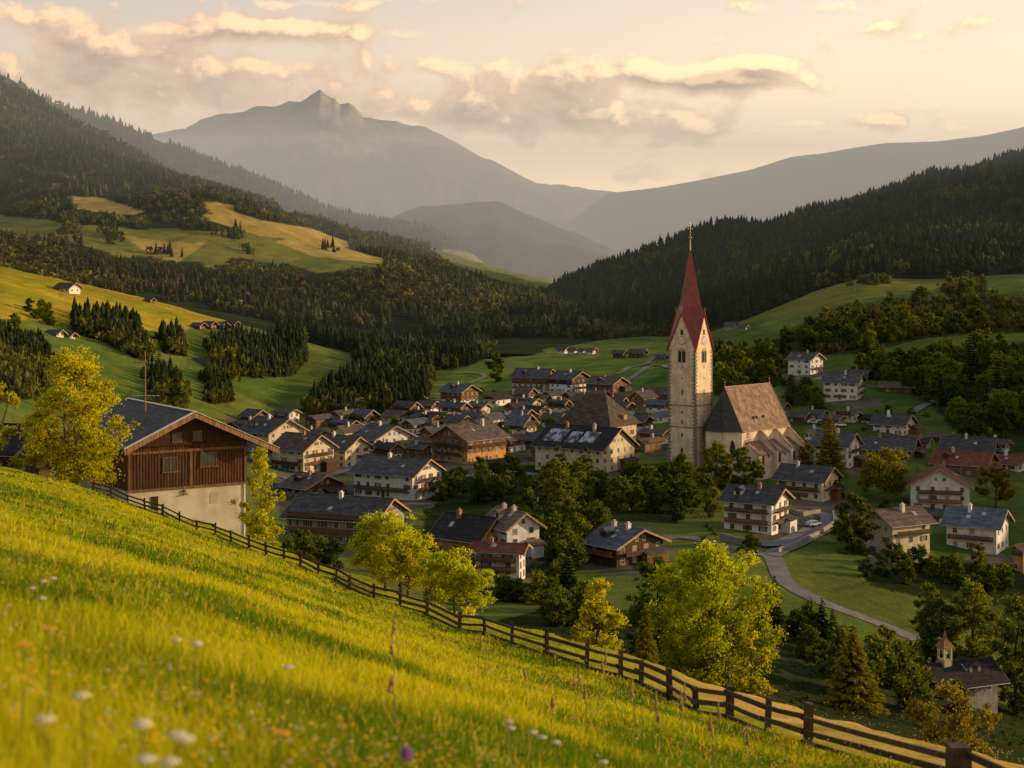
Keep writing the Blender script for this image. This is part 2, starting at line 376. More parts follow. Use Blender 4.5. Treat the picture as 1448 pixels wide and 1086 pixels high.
wood = anypoly(px, py, V_WOOD + V_BROAD + [[(620,660),(1000,655),(960,740),(830,735),(780,850),(600,850),(600,700)], [(780,860),(1120,870),(1160,940),(1448,1000),(1448,1400),(600,1400),(600,900)],
                                          [(1210,790),(1448,800),(1448,860),(1340,850),(1230,830)]])
T *= np.where(px > 560, np.clip(1.0 - (px - 560) / 900 * .12, .88, 1), 1)[..., None]  # valley shade put into the ground colour, deepening towards the right
T[wood] = np.array((.03,.04,.014)) * (0.7 + 0.6 * fbm(valley.X / 8, valley.D / 8, 3, 1))[wood][:, None]
town = anypoly(px, py, [[(300,595),(480,570),(620,560),(720,548),(940,545),(945,650),(740,655),(610,668),(520,720),(400,730),(330,640)]])
tn = fbm(valley.X / 12, valley.D / 12, 4, 33)
T[town & (tn > .5)] = (.075,.070,.062)
T[anypoly(px, py, [[(1100,650),(1225,640),(1300,660),(1300,700),(1190,745),(1110,760)]]) & (tn > .53)] = (.08,.075,.07)
def terraces(T, Z, X, D, step=5.0, amt=.28):
    q = (Z / step + fbm(X / 90, D / 90, 3, 71) * 3) % 1.0; k = np.clip(1 - np.abs(q - .5) / .10, 0, 1) * (fbm(X / 35, D / 35, 2, 72) > .45)
    return T * (1 - amt * k[..., None])
T = np.where(wood[..., None], T, terraces(T, valley.Z, valley.X, valley.D))
T[gold] *= np.array((1.45, 1.25, .9))  # brightens the painted sunlight on the left slope
for (x, y) in [(583,712),(429,672),(488,665),(528,782),(661,660),(851,674),(770,560),(808,560),(652,582),(717,794),(734,826),(872,806),(1091,760),(1162,713),(1146,532),(1211,569),(1277,618),(1197,667),(1371,727),(1262,794),(1409,788)]:
    q = ((px - x) / 46) ** 2 + ((py - y) / 10) ** 2 + (fbm(valley.X / 4, valley.D / 4, 3, 81) - .5) * 1.8 < .75
    T[q] = np.array((.125,.108,.082)) * (.7 + .6 * fbm(valley.X / 3, valley.D / 3, 3, 82))[q][:, None]
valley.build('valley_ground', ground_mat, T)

RIGHT_MEADOW = [[(900,520),(940,486),(1000,472),(1060,450),(1150,412),(1220,392),(1300,395),(1448,387),(2400,354),(2400,700),(900,700)]]
def hill(sheet, name, fields, gold, floor=(.028,.037,.014)):
    px, py = sheet.proj()
    T = np.array(floor) * (0.7 + 0.6 * fbm(sheet.X / 40, sheet.D / 40, 3, 1))[..., None] + 0 * px[..., None]
    f = anypoly(px, py, fields)
    T[f] = tint_field(px, py, sheet.X, sheet.D, (.13,.16,.03), (.22,.20,.04), 60, 4)[f]; T = np.where(f[..., None], terraces(T, sheet.Z, sheet.X, sheet.D, 9), T)
    g = anypoly(px, py, gold); T[g] = tint_field(px, py, sheet.X, sheet.D, (.38,.27,.07), (.46,.32,.08), 60, 4)[g]
    return sheet.build(name, ground_mat, T)
hill(leftm, 'left_hillside', C_FIELDS, C_GOLD)
hill(leftb, 'left_hill_behind', CB_FIELDS, [])
hill(righth, 'right_hillside', RIGHT_MEADOW, [])
far_mat = vcolmat('far_rock_and_forest', n_scale=0.004, n_amt=0.25)
def far(sheet, name, hi=(.26,.24,.21), lo=(.06,.068,.055), z0=760, zr=320):
    k = np.clip((sheet.Z - z0) / zr + (fbm(sheet.X / 260, sheet.D / 260, 5, 7) - .5) * 2.2, 0, 1)[..., None]
    T = np.array(lo) * (1 - k) + np.array(hi) * k
    return sheet.build(name, far_mat, T)
far(peak, 'far_mountain'); far(hump, 'far_wooded_hill', z0=900); far(rfar, 'far_right_ridge', z0=1500)

# ------------------------------------------------------------------ roads and paths, laid 6 cm over the ground
road_mat = surf('road_gravel_asphalt', (.19,.18,.17), (.11,.105,.10), scale=0.35, detail=10, rough=0.9, bump=0.1)
path_mat = surf('dirt_track', (.24,.19,.12), (.15,.13,.07), scale=0.4, rough=0.95)
def strip(name, pts, w, mat, lift=0.07, sheet=None, dmin=0, flat=False):
    sheet = sheet or valley
    P = [sheet.hit(x, y, dmin) for x, y in pts]
    # spline
    Q = []
    for i in range(len(P) - 1):
        p0, p1, p2, p3 = P[max(i - 1, 0)], P[i], P[i + 1], P[min(i + 2, len(P) - 1)]
        n = max(3, int(np.linalg.norm(p2 - p1) / 3))
        for k in range(n):
            t = k / n; Q.append(0.5 * ((2 * p1) + (-p0 + p2) * t + (2 * p0 - 5 * p1 + 4 * p2 - p3) * t * t + (-p0 + 3 * p1 - 3 * p2 + p3) * t ** 3))
    Q.append(P[-1]); Q = np.array(Q)
    T_ = np.gradient(Q[:, :2], axis=0); T_ /= np.linalg.norm(T_, axis=1)[:, None] + 1e-9; N = np.stack([-T_[:, 1], T_[:, 0]], 1)
    V = []
    for s in (-1, -0.5, 0, 0.5, 1):
        xy = Q[:, :2] + N * s * w / 2; z = sheet.height(xy[:, 0], xy[:, 1]); V.append(np.c_[xy, z])
    V = np.array(V)                       # 5,n,3
    V[:, :, 2] = V[:, :, 2].max(0)[None] * 0.6 + V[:, :, 2] * 0.4 + lift
    k, n = V.shape[:2]; idx = np.arange(k * n).reshape(k, n)
    Fc = np.stack([idx[:-1, :-1], idx[1:, :-1], idx[1:, 1:], idx[:-1, 1:]], -1).reshape(-1, 4)
    o = link(name, np_mesh(name, V.reshape(-1, 3), Fc, 4, mat)); return tag(o, kind='structure')
strip('village_road', [(1296,906),(1240,882),(1180,860),(1140,843),(1108,822),(1098,800),(1088,786),(1060,782)], 4.2, road_mat, 0.12)
strip('village_road', [(1089,787),(1108,777),(1134,765),(1160,751),(1173,738),(1168,729),(1140,724),(1110,722)], 4.6, road_mat, 0.14)
strip('yard', [(1072,772),(1100,770),(1128,760),(1150,748)], 5.0, road_mat, 0.20)
strip('village_road', [(1060,782),(1010,768),(960,760),(930,765)], 3.2, road_mat, 0.10)
strip('village_path', [(1288,585),(1305,575),(1322,566),(1332,557)], 3.5, road_mat, 0.3)
strip('village_path', [(1332,557),(1300,556),(1260,550),(1230,548)], 3.5, road_mat, 0.3)
strip('village_path', [(870,548),(900,530),(925,517),(950,522),(960,535)], 4, path_mat, 0.4)
strip('village_path', [(870,530),(890,520),(915,514),(948,500)], 4, path_mat, 0.4)
strip('village_path', [(612,560),(650,545),(685,532),(640,528)], 3.5, path_mat, 0.4)
strip('village_path', [(212,478),(240,474),(262,468)], 5, road_mat, 0.5)
strip('village_road', [(640,675),(680,672),(720,668),(760,672)], 5, road_mat, 0.2)
strip('village_road', [(400,675),(440,680),(480,668),(505,650)], 4, road_mat, 0.2)

# ------------------------------------------------------------------ the meadow the photographer stands on
EDGE = [(-900,150),(0,150),(110,150),(335,135),(500,118),(650,95),(830,80),(1000,66),(1250,50),(1448,40),(2200,28)]
CP = [(-900,150,-.5),(0,150,0.0),(200,142,-.2),(335,135,.15),(400,130,-.1),(500,118,-.5),(650,95,-.8),(830,80,-.3),(1000,66,-.5),(1250,50,-.3),(1448,40,0),(1448,26,-.5),
      (130,130,.3),(335,110,-.66),(500,92,-1.3),(650,75,-1.64),(880,52,-1.22),(1030,42,-1.2),(1140,33,-1.08),(1355,22,-.75),
      (0,6,-1.25),(300,6,-1.25),(724,10,-1.25),(1100,12,-1.25),(1448,14,-1.1),(0,40,-1.25),(0,90,-.9),(300,50,-1.25),(600,30,-1.3),(900,24,-1.25),(0,2,-1.3),(1448,2,-1.3),(724,3,-1.3),
      (-900,6,-1.25),(-900,60,-1.2),(2200,6,-1.1),(2200,20,-1),(1700,30,-.3)]
cpx = np.array([(p / 400, math.log(d)) for p, d, c in CP]); cpc = np.array([c for *_, c in CP])
def tps(r2): return 0.5 * r2 * np.log(r2 + 1e-9)
A_ = tps(((cpx[:, None] - cpx[None]) ** 2).sum(-1)) + np.eye(len(CP)) * 0.03
P_ = np.c_[np.ones(len(CP)), cpx]
SOL = np.linalg.solve(np.block([[A_, P_], [P_.T, np.zeros((3, 3))]]), np.r_[cpc, 0, 0, 0])
def meadow_z(x, y):
    x = np.asarray(x, float); y = np.asarray(y, float)
    px = x / y * F + HX
    q = np.stack([px / 400, np.log(y)], -1)
    r2 = ((q[..., None, :] - cpx) ** 2).sum(-1)
    c = tps(r2) @ SOL[:len(CP)] + SOL[-3] + q @ SOL[-2:]
    z = -.29 * x - .224 * y + c
    near = np.clip(y / 30, 0.05, 1)
    z = z + (fbm(x / 5, y / 5, 3, 77) - .5) * (.35 + .5 * np.clip((y - 30) / 40, 0, 1)) * near + (fbm(x / 1.2, y / 1.2, 2, 78) - .5) * .10 * near
    e = np.interp(px, [a for a, _ in EDGE], [b for _, b in EDGE]); over = np.maximum(y - e, 0)
    return z - over ** 2 * 0.012 - over * 0.10
mpx = np.linspace(-900, 2200, 520)
tt = np.linspace(0, 1, 420)
dd = np.exp(np.log(1.2) + tt[:, None] * (np.log(np.interp(mpx, [a for a, _ in EDGE], [b for _, b in EDGE]) + 45)[None] - np.log(1.2)))
MX = (mpx[None] - HX) / F * dd; MY = dd + 0 * MX; MZ = meadow_z(MX, MY)
n1 = fbm(MX / 9, MY / 9, 4, 60)[..., None]; n2 = fbm(MX / 2.2, MY / 2.2, 3, 61)[..., None]
Tm = np.array((.17,.21,.012)) * (1 - n1) + np.array((.30,.27,.018)) * n1; Tm = Tm * (0.65 + 0.7 * n2)
ppx = mpx[None] + 0 * MX; fd = np.interp(ppx, [130,335,500,650,880,1030,1140,1355,2200], [130,110,92,75,52,42,33,22,12])
mown = np.clip((MY - fd * 1.12) / 6, 0, 1) * np.clip((ppx - 850) / 200, 0, 1); mown = mown[..., None] * np.clip(n1 * 2.4 - 0.3, 0, 1)
Tm = Tm * (1 - mown) + np.array((.46,.31,.085)) * mown
V = np.stack([MX, MY, MZ], -1).reshape(-1, 3); idx = np.arange(V.shape[0]).reshape(MX.shape)
Fc = np.stack([idx[:-1, :-1], idx[:-1, 1:], idx[1:, 1:], idx[1:, :-1]], -1).reshape(-1, 4)
tag(link('meadow_ground', np_mesh('meadow_ground', V, Fc, 4, vcolmat('meadow_turf', n_scale=0.6, n_amt=0.25, fine=9), Tm.reshape(-1, 3), True)), kind='structure')

# ------------------------------------------------------------------ grass: one stuff object of blades
def grass():
    N = 640000
    u = rng.uniform(-420, 1900, N); lo = np.log(4.2)
    e = np.interp(u, [a for a, _ in EDGE], [b for _, b in EDGE]) + 6
    t = rng.random(N) ** 0.8; d = np.exp(lo + t * (np.log(e) - lo))
    # clumping
    x = (u - HX) / F * d; cl = fbm(x / .5, d / .5, 2, 5); keep = rng.random(N) < np.clip((cl - .25) * 2.6, .25, 1)
    fdl = np.interp(u, [130,335,500,650,880,1030,1140,1355,2200], [130,110,92,75,52,42,33,22,12])
    keep &= ~((d > fdl * 1.1) & (rng.random(N) < .45))
    u, d, x = u[keep], d[keep], x[keep]; n = len(u); z = meadow_z(x, d)
    fd = fdl[keep]; tall = fbm(x / 3, d / 3, 3, 9)
    h = (0.10 + 0.22 * rng.random(n) ** 1.5) * (0.42 + .75 * tall)
    bey = (d > fd) & (u > 850); h *= np.where(bey, .22, np.where(d > fd, .5, 1)) * np.interp(d, [4, 20, 60, 150], [1.0, .95, 1.0, 1.15])
    w = h * 0 + 0.0030 * np.maximum(1, d / 7)
    w = np.minimum(w, .05)
    a = rng.uniform(0, 2 * pi, n); ca, sa = np.cos(a), np.sin(a)
    b = rng.uniform(0, 2 * pi, n); bend = h * rng.uniform(.1, .75, n); bx, by = np.cos(b) * bend, np.sin(b) * bend
    P = np.stack([x, d, z - .03], -1)
    side = np.stack([ca * w, sa * w, 0 * w], -1)
    mid = P + np.stack([bx * .3, by * .3, h * .6], -1); tip = P + np.stack([bx, by, h], -1)
    V = np.stack([P - side, P + side, mid + side * .7, mid - side * .7, tip], 1).reshape(-1, 3)
    i = np.arange(n) * 5
    Fc = np.concatenate([np.stack([i, i + 1, i + 2], -1), np.stack([i, i + 2, i + 3], -1), np.stack([i + 3, i + 2, i + 4], -1)])
    pn = fbm(x / 4, d / 4, 3, 12)
    g1 = np.array((.09,.185,.010)); g2 = np.array((.45,.47,.012)); g3 = np.array((.60,.45,.05)); g4 = np.array((.60,.36,.09))
    big = fbm(x / 2.4 + 9, d / 5, 3, 44); k = np.clip((pn - .5) * 2.6 + (big - .5) * 4.2 + .55 + rng.normal(0, .22, n), 0, 1)[:, None]; c = g1 * (1 - k) + g2 * k
    st = rng.random(n); c[st < .09] = g3; c[st < .03] = g4
    c = c * rng.uniform(.7, 1.25, n)[:, None]; c[bey] = c[bey] * .35 + np.array((.40,.28,.07)) * .65
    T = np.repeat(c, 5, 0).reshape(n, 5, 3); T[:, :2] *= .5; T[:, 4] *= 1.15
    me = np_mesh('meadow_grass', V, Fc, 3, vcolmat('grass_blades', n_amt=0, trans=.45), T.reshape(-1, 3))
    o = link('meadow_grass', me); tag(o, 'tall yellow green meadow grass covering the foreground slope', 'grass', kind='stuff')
grass()
def speckle_flowers():
    n = 13000; u = rng.uniform(-300, 1800, n); d = np.exp(rng.uniform(np.log(6), np.log(60), n)); x = (u - HX) / F * d
    cl = fbm(x / 2.5, d / 2.5, 2, 19); k = rng.random(n) < np.clip((cl - .45) * 5, 0.04, 1); u, d, x = u[k], d[k], x[k]; n = len(u)
    z = meadow_z(x, d) + rng.uniform(.18, .42, n) * np.clip(.5 + cl[k], .6, 1.1); r = rng.uniform(.006, .014, n) * np.interp(d, [6, 60], [1, 2.0])
    o6 = np.array([(1,0,0),(-1,0,0),(0,1,0),(0,-1,0),(0,0,.6),(0,0,-.6)]); f8 = np.array([(0,2,4),(2,1,4),(1,3,4),(3,0,4),(2,0,5),(1,2,5),(3,1,5),(0,3,5)])
    V = (np.stack([x, d, z], -1)[:, None] + o6[None] * r[:, None, None]).reshape(-1, 3); Fc = (f8[None] + 6 * np.arange(n)[:, None, None]).reshape(-1, 3)
    pal = np.array([(.6,.52,.4),(.8,.5,.03),(.75,.6,.12),(.65,.25,.03),(.35,.18,.3)]); c = pal[rng.choice(5, n, p=[.30,.30,.30,.07,.03])]
    me = np_mesh('small_flowers', V, Fc, 3, vcolmat('petals', n_amt=0, trans=.3), np.repeat(c, 6, 0))
    tag(link('small_flowers', me), 'tiny white and yellow flowers sprinkled through the meadow grass', 'flowers', kind='stuff')
speckle_flowers()

def flower(name, px, py, d, kind, label):
    x, z = (px - HX) / F * d, (HY - py) / F * d; g = float(meadow_z(x, d))
    t = empty(name, (x, d, g)); tag(t, label, 'flower', 'wild flowers in the near meadow'); h = max(z - g, .12)
    s = MB(); lx = random.uniform(-.04, .04); s.tube([(0, 0, -.03), (lx * .4, .01, h * .5), (lx, 0, h)], [.004, .0035, .003], 5)
    s.build('stem', surf('flower_stem', (.12,.16,.03), rough=.7), t)
    q = MB()
    if kind == 'white':
        for k in range(26):
            a = k * 2.399; r = (.030) * math.sqrt((k + .5) / 26); q.ball((lx + r * math.cos(a), r * math.sin(a), h + .007 * (1 - (r / (.030)) ** 2)), .0065, 6, 4)
        q.build('flower_head', surf('white_petals', (.70,.63,.48), (.5,.44,.32), scale=40), t, True)
    elif kind == 'orange':
        for k in range(16):
            a = k * 2 * pi / 16; c, sn = math.cos(a), math.sin(a)
            q.add([(lx, 0, h), (lx + .03 * c - .008 * sn, .03 * sn + .008 * c, h + .008), (lx + .045 * c, .045 * sn, h - .002), (lx + .03 * c + .008 * sn, .03 * sn - .008 * c, h + .008)], [(0, 1, 2, 3)])
        q.ball((lx, 0, h), .012, 8, 5, .6)
        q.build('flower_head', surf('orange_petals', (.75,.28,.02), (.6,.4,.03), scale=40), t)
    else:
        for k in range(40):
            a = k * 2.399; zz = 1 - 2 * (k + .5) / 40; r = .022 * math.sqrt(1 - zz * zz); q.ball((lx + r * math.cos(a), r * math.sin(a), h + .026 * zz), .007, 5, 4)
        q.build('flower_head', surf('purple_petals', (.16,.06,.28), (.3,.12,.4), scale=60), t, True)
FL = [(70,1018,4.9,'white','big pale fluffy flower head lowest at far left of the meadow'),(125,984,5.6,'white','pale fluffy flower above and right of the lowest left one'),
 (196,1026,5.4,'white','faint white flower between two paler clumps at bottom left'),(214,1022,5.7,'white','small white flower beside the left one of the bottom pair'),(250,1040,5.1,'white','bright white flower of the bottom left pair nearest the camera'),
 (266,1046,5.2,'white','white flower touching the bright one of the bottom left pair'),(222,1074,4.8,'white','white flower cut by the bottom edge at left'),(240,1078,4.9,'white','white flower right of the one at the bottom edge'),
 (52,832,12.5,'white','white flower left in the patch on the left slope'),(62,822,13,'white','uppermost white flower of the left slope patch'),(66,846,12,'white','lowest white flower of the left slope patch'),(80,818,13.2,'white','white flower right in the left slope patch'),
 (252,905,9.5,'white','white flower left in the row in mid meadow'),(272,909,9.4,'white','white flower in the middle of the mid meadow row'),(286,911,9.3,'white','white flower right in the row in mid meadow'),
 (414,944,9.2,'white','lone white flower right of the mid meadow row'),(30,912,6.8,'orange','orange flower at the far left edge of the meadow'),(385,1036,6.3,'orange','orange flower at the bottom left centre of the meadow'),
 (68,889,7.6,'orange','orange flower above the far left one'),(577,1066,6.6,'purple','single dark purple clover head at the bottom centre'),
 (712,1020,10.5,'white','left white flower of the string at bottom centre'),(730,1030,10.2,'white','second white flower of the bottom centre string'),(748,1036,10.1,'white','third white flower of the bottom centre string'),
 (770,1043,10.0,'white','fourth white flower of the bottom centre string'),(792,1050,9.9,'white','fifth white flower of the bottom centre string'),(860,1078,9.9,'white','last white flower of the string at the bottom edge')]
for a in FL: flower('wild_flower', a[0], a[1], a[2], a[3], a[4])
def seed_stalk(px, pyt, d, label):
    x, zt = (px - HX) / F * d, (HY - pyt) / F * d; g = float(meadow_z(x, d)); t = empty('seed_stalk', (x, d, g)); h = max(zt - g, .4)
    tag(t, label, 'grass stalk', 'tall seed stalks before the fence'); s = MB(); b = random.uniform(-.08, .08)
    s.tube([(0, 0, -.03), (b * .3, 0, h * .5), (b, 0, h * .85)], [.006, .005, .004], 5); s.build('stem', surf('dry_stem', (.30,.22,.08), rough=.8), t)
    q = MB()
    for k in range(24):
        f = k / 23; q.ball((b + random.uniform(-.02, .02) * (1.2 - f), random.uniform(-.02, .02), h * (.72 + .28 * f)), .014 * (1.2 - .7 * f), 5, 4, 1.8)
    q.build('seed_head', surf('seed_brown', (.38,.25,.10), rough=.9), t)
SS = [(566,872,17),(558,905,16),(676,900,24),(684,890,26),(815,955,22),(822,940,24),(845,925,24),(852,912,26),(830,968,20),(898,962,22),(923,978,20),(935,1000,19),(965,975,20),(972,965,22),(1010,1010,18),(1012,992,20),(780,985,17),(560,955,12),(1062,1030,18),(742,945,22)]
SS.sort()
_o = 'first second third fourth fifth sixth seventh eighth ninth'.split()
ORD = _o + 'tenth eleventh twelfth thirteenth fourteenth fifteenth sixteenth seventeenth eighteenth nineteenth'.split()
for _t, _e in (('twenty', 'twentieth'), ('thirty', 'thirtieth'), ('forty', 'fortieth'), ('fifty', 'fiftieth')): ORD += [_e] + [_t + ' ' + q for q in _o]
for k, (a, b, c) in enumerate(SS): seed_stalk(a, b, c, 'dry brown seed stalk before the fence, %s from the left' % ORD[k])
# ------------------------------------------------------------------ building materials
M_white = surf('white_render', (.78,.76,.72), (.60,.58,.54), scale=.5, streak=((.8,.8,.3),(.86,.85,.83)), rand=.08)
M_cream = surf('cream_render', (.70,.60,.42), (.55,.46,.32), scale=.6, streak=((.8,.8,.3),(.84,.82,.78)), rand=.08)
M_ochre = surf('ochre_render', (.66,.36,.10), (.48,.24,.07), scale=.6, streak=((.8,.8,.3),(.8,.76,.7)))
M_grey = surf('grey_render', (.38,.37,.35), (.26,.25,.24), scale=.7, streak=((2,2,.25),(.7,.68,.66)))
M_wood = surf('dark_timber', (.12,.062,.032), (.05,.028,.018), scale=2, stretch=(4,4,.5), rand=.25, bump=.3)
M_woodm = surf('brown_timber', (.22,.105,.045), (.10,.05,.025), scale=2, stretch=(4,4,.5), rand=.2, bump=.3)
M_trim = surf('verge_board', (.42,.26,.13), (.25,.15,.08), scale=2, rough=.6)  # pale tone puts sunlight on the roof edges into the board colour
M_glass = surf('window_glass', (.03,.034,.042), (.015,.017,.02), scale=3, rough=.35, spec=.35)
M_frame = surf('window_frame_paint', (.55,.52,.46), (.42,.38,.32), scale=4)
M_shut = surf('shutter_paint', (.14,.07,.04), (.08,.05,.03), scale=4, rand=.4)
M_metal = surf('sheet_metal', (.42,.45,.50), (.30,.32,.36), scale=.8, rough=.4, metal=.5)
M_stone = surf('pale_stone', (.50,.47,.42), (.36,.33,.29), scale=.8, bump=.3)
M_brick = surf('chimney_brick', (.34,.20,.14), (.22,.14,.1), scale=3)
def roofmat(kind):
    c = {'grey':((.145,.138,.135),(.075,.072,.07)), 'brown':((.20,.145,.11),(.10,.075,.06)), 'tan':((.34,.25,.17),(.20,.145,.10)), 'red':((.30,.085,.045),(.17,.055,.035)),
         'slate':((.21,.25,.30),(.13,.155,.19)), 'black':((.055,.048,.045),(.032,.028,.027)), 'bluegrey':((.16,.175,.20),(.09,.10,.12))}[kind]
    return surf('roof_' + kind, c[0], c[1], scale=.7, rough=.8, bricks=(.5, .42, .03), streak=((.35, 1.6, 1), (.6, .58, .56)), rand=.18, bump=.4)
WALLS = {'white': M_white, 'cream': M_cream, 'ochre': M_ochre, 'grey': M_grey, 'wood': M_wood, 'brown': M_woodm}

_wm = {}; _wr = random.Random(9)
def window_meshes(w, h):
    k = (round(w, 1), round(h, 1))
    if k not in _wm:
        w, h = max(k[0], .4), max(k[1], .4); f = MB(); t = .09; d0, d1 = -.10, .05
        f.box(-w/2-t, w/2+t, -d1, -d0, h/2, h/2+t); f.box(-w/2-t, -w/2, -d1, -d0, -h/2, h/2); f.box(w/2, w/2+t, -d1, -d0, -h/2, h/2)
        f.box(-w/2-t-.06, w/2+t+.06, -d1-.07, -d0, -h/2-t, -h/2); f.box(-.025, .025, -.035, .0, -h/2, h/2); f.box(-w/2, -.026, -.035, .0, h*.12, h*.12+.045); f.box(.026, w/2, -.035, .0, h*.12, h*.12+.045)
        g = MB(); g.box(-w/2, w/2, -.02, .03, -h/2, h/2)
        s = MB(); s.box(-.24, .24, -.06, .02, -h/2, h/2)
        _wm[k] = (f.mesh('window_frame', M_frame), g.mesh('window_pane', M_glass), s.mesh('window_shutter', M_shut), g.mesh('curtained_pane', surf('curtained_glass', (.30,.29,.27), (.10,.10,.10), scale=1.2, rough=.3, spec=.5)))
    return _wm[k]
def add_window(parent, x, y, z, rz, w, h, shut=False, simple=False):
    fr, gl, sh, cu = window_meshes(w, h)
    o = link('window', fr, parent, (x, y, z), rz)
    link('pane', gl if _wr.random() < .72 else cu, o)
    if shut and not simple: [link('shutter', sh, o, (sg * (w / 2 + .35), 0, 0)) for sg in (-1, 1)]
    return o

LAND = []     # (px, half width px, top, base) of placed buildings
def house(cx, cy, wl, wr, h, phi=32, g='R', wall='white', upper=None, roof='grey', pitch=24, label='', storeys=None, balc='', shut=True, sky=1, chim=1, d=None,
          small=False, oh=1.2, ufrac=.5, group=None, base_drop=4.0, name='house', cat='house', gw=None, lw=None, hip=False, dmin=0, patches=None):
    """cx,cy: nearest foot corner in the photo; wl/wr: apparent widths of its left and right faces; g: which face is the gable end"""
    if d is None: P = valley.hit(cx, cy, dmin)
    else: P = np.array([(cx - HX) / F * d, d, (HY - cy) / F * d])
    k = P[1] / F; ph = R(phi); H = h * k
    Ll = max(wl * k / math.cos(ph), 2.0); Lr = max(wr * k / math.sin(ph), 2.0)
    # local frame: origin corner, X along the eaves wall, Y along the gable wall
    if g == 'R': L, W = Ll, Lr; ex = np.array((-math.cos(ph), math.sin(ph))); ey = np.array((math.sin(ph), math.cos(ph)))
    else: L, W = Lr, Ll; ex = np.array((math.sin(ph), math.cos(ph))); ey = np.array((-math.cos(ph), math.sin(ph)))
    # use a proper rotation: local x = ex ; local y = ex rotated +90
    rz = math.atan2(ex[1], ex[0]); yy = np.array((-ex[1], ex[0])); s = 1 if np.dot(yy, ey) > 0 else -1
    t = empty(name, tuple(P), rz); tag(t, label, cat, group)
    LAND.append((cx, cy, wl, wr, h))
    Y = lambda v: s * v                                            # local y of distance v along the gable wall
    def ybox(m, x0, x1, y0, y1, z0, z1): a, b = sorted((Y(y0), Y(y1))); m.box(x0, x1, a, b, z0, z1)
    tp = math.tan(R(pitch)); hr = W / 2 * tp
    nst = storeys or max(1, round(H / 2.7)); sh_ = H / nst
    wz = H * (1 - ufrac) if upper else H
    w = MB(); ybox(w, 0, L, 0, W, -base_drop, wz)
    if not upper:
        w.prism([(Y(0), H), (Y(W / 2), H + hr - .05), (Y(W), H)], 0, L, 'x')
    w.build('wall', WALLS[wall], t)
    if upper:
        u = MB(); e = .08; ybox(u, -e, L + e, -e, W + e, wz, H)
        u.prism([(Y(-e), H), (Y(W / 2), H + hr), (Y(W + e), H)], -e, L + e, 'x'); u.build('upper_wall', WALLS[upper], t)
    # roof: two slabs with thickness
    r = MB(); go = min(oh * 1.1, 1.7); th = .22; z0 = H - oh * tp; ins = W * .42 if hip else 0
    for a, b in ((-oh, W / 2), (W + oh, W / 2)):
        x0, x1 = -go, L + go
        p = [(x0, Y(a), z0), (x1, Y(a), z0), (x1 - ins, Y(b), H + hr), (x0 + ins, Y(b), H + hr)]
        q = [(x, y, z + th) for x, y, z in p]
        r.hexa(p + q)
    if hip:
        for x0, xi in ((-go, -go + ins), (L + go, L + go - ins)):
            r.add([(x0, Y(-oh), z0 + th), (x0, Y(W + oh), z0 + th), (xi, Y(W / 2), H + hr + th), (x0, Y(-oh), z0), (x0, Y(W + oh), z0), (xi, Y(W / 2), H + hr)], [(0, 1, 2), (5, 4, 3), (0, 3, 4, 1)])
    ro = r.build('roof', roofmat(roof), t)
    if not hip:
        for x0 in (-go - .07, L + go + .01):
            v = MB()
            for a, b in ((-oh, W / 2), (W + oh, W / 2)):
                v.hexa([(x0, Y(a), z0 - .22), (x0 + .06, Y(a), z0 - .22), (x0 + .06, Y(b), H + hr - .22), (x0, Y(b), H + hr - .22), (x0, Y(a), z0 + th + .03), (x0 + .06, Y(a), z0 + th + .03), (x0 + .06, Y(b), H + hr + th + .03), (x0, Y(b), H + hr + th + .03)])
            v.build('bargeboard', M_trim, ro)
    # ridge cap and a gutter
    if not small:
        c = MB(); c.box(-go + ins, L + go - ins, Y(W / 2) - .18, Y(W / 2) + .18, H + hr + th - .1, H + hr + th + .07); c.build('ridge_cap', roofmat(roof), ro)
        gt = MB(); yv = Y(-oh - .05); gt.tube([(-go, yv, z0 + .05), (L + go, yv, z0 + .05)], [.08, .08], 6); gt.build('gutter', M_metal, ro)
    rs = random.Random(int(cx * 7 + cy))
    for kx in range(chim):
        xx = L * rs.uniform(.3, .75) if chim == 1 else L * (kx + .7) / (chim + .4); a = W * rs.uniform(.36, .44); zz = H + a * tp
        c = MB(); cs = .42 if not small else .36
        c.box(xx - cs, xx + cs, Y(a) - cs, Y(a) + cs, zz - .6, H + hr + 1.0); c.box(xx - cs - .1, xx + cs + .1, Y(a) - cs - .1, Y(a) + cs + .1, H + hr + 1.0, H + hr + 1.14)
        c.box(xx - .2, xx + .2, Y(a) - .2, Y(a) + .2, H + hr + 1.14, H + hr + 1.5)
        c.build('chimney', rs.choice([M_white, M_brick, M_stone]), ro)
    for kx in range(sky if not small else 0):
        xx = L * rs.uniform(.25, .8); a = W * rs.uniform(.14, .3); zz = H + a * tp + th; dl = 1.1
        c = MB(); q = [(xx - .5, Y(a), zz + .04), (xx + .5, Y(a), zz + .04), (xx + .5, Y(a + dl), zz + dl * tp + .04), (xx - .5, Y(a + dl), zz + dl * tp + .04)]
        c.hexa([(x, y, z - .1) for x, y, z in q] + [(x, y, z + .06) for x, y, z in q]); c.build('skylight', M_metal, ro)
    if patches:
        c = MB()
        for (xa, xb, aa, ab) in patches:
            q = [(xa * L, Y(aa * W), H + aa * W * tp + th + .02), (xb * L, Y(aa * W), H + aa * W * tp + th + .02), (xb * L, Y(ab * W), H + ab * W * tp + th + .02), (xa * L, Y(ab * W), H + ab * W * tp + th + .02)]
            c.hexa(q + [(x, y, z + .05) for x, y, z in q])
        c.build('metal_sheets', surf('patched_metal', (.40,.42,.45), (.06,.055,.055), scale=.55, detail=10, lo=.46, hi=.54, rough=.55, stretch=(1,.5,1)), ro)
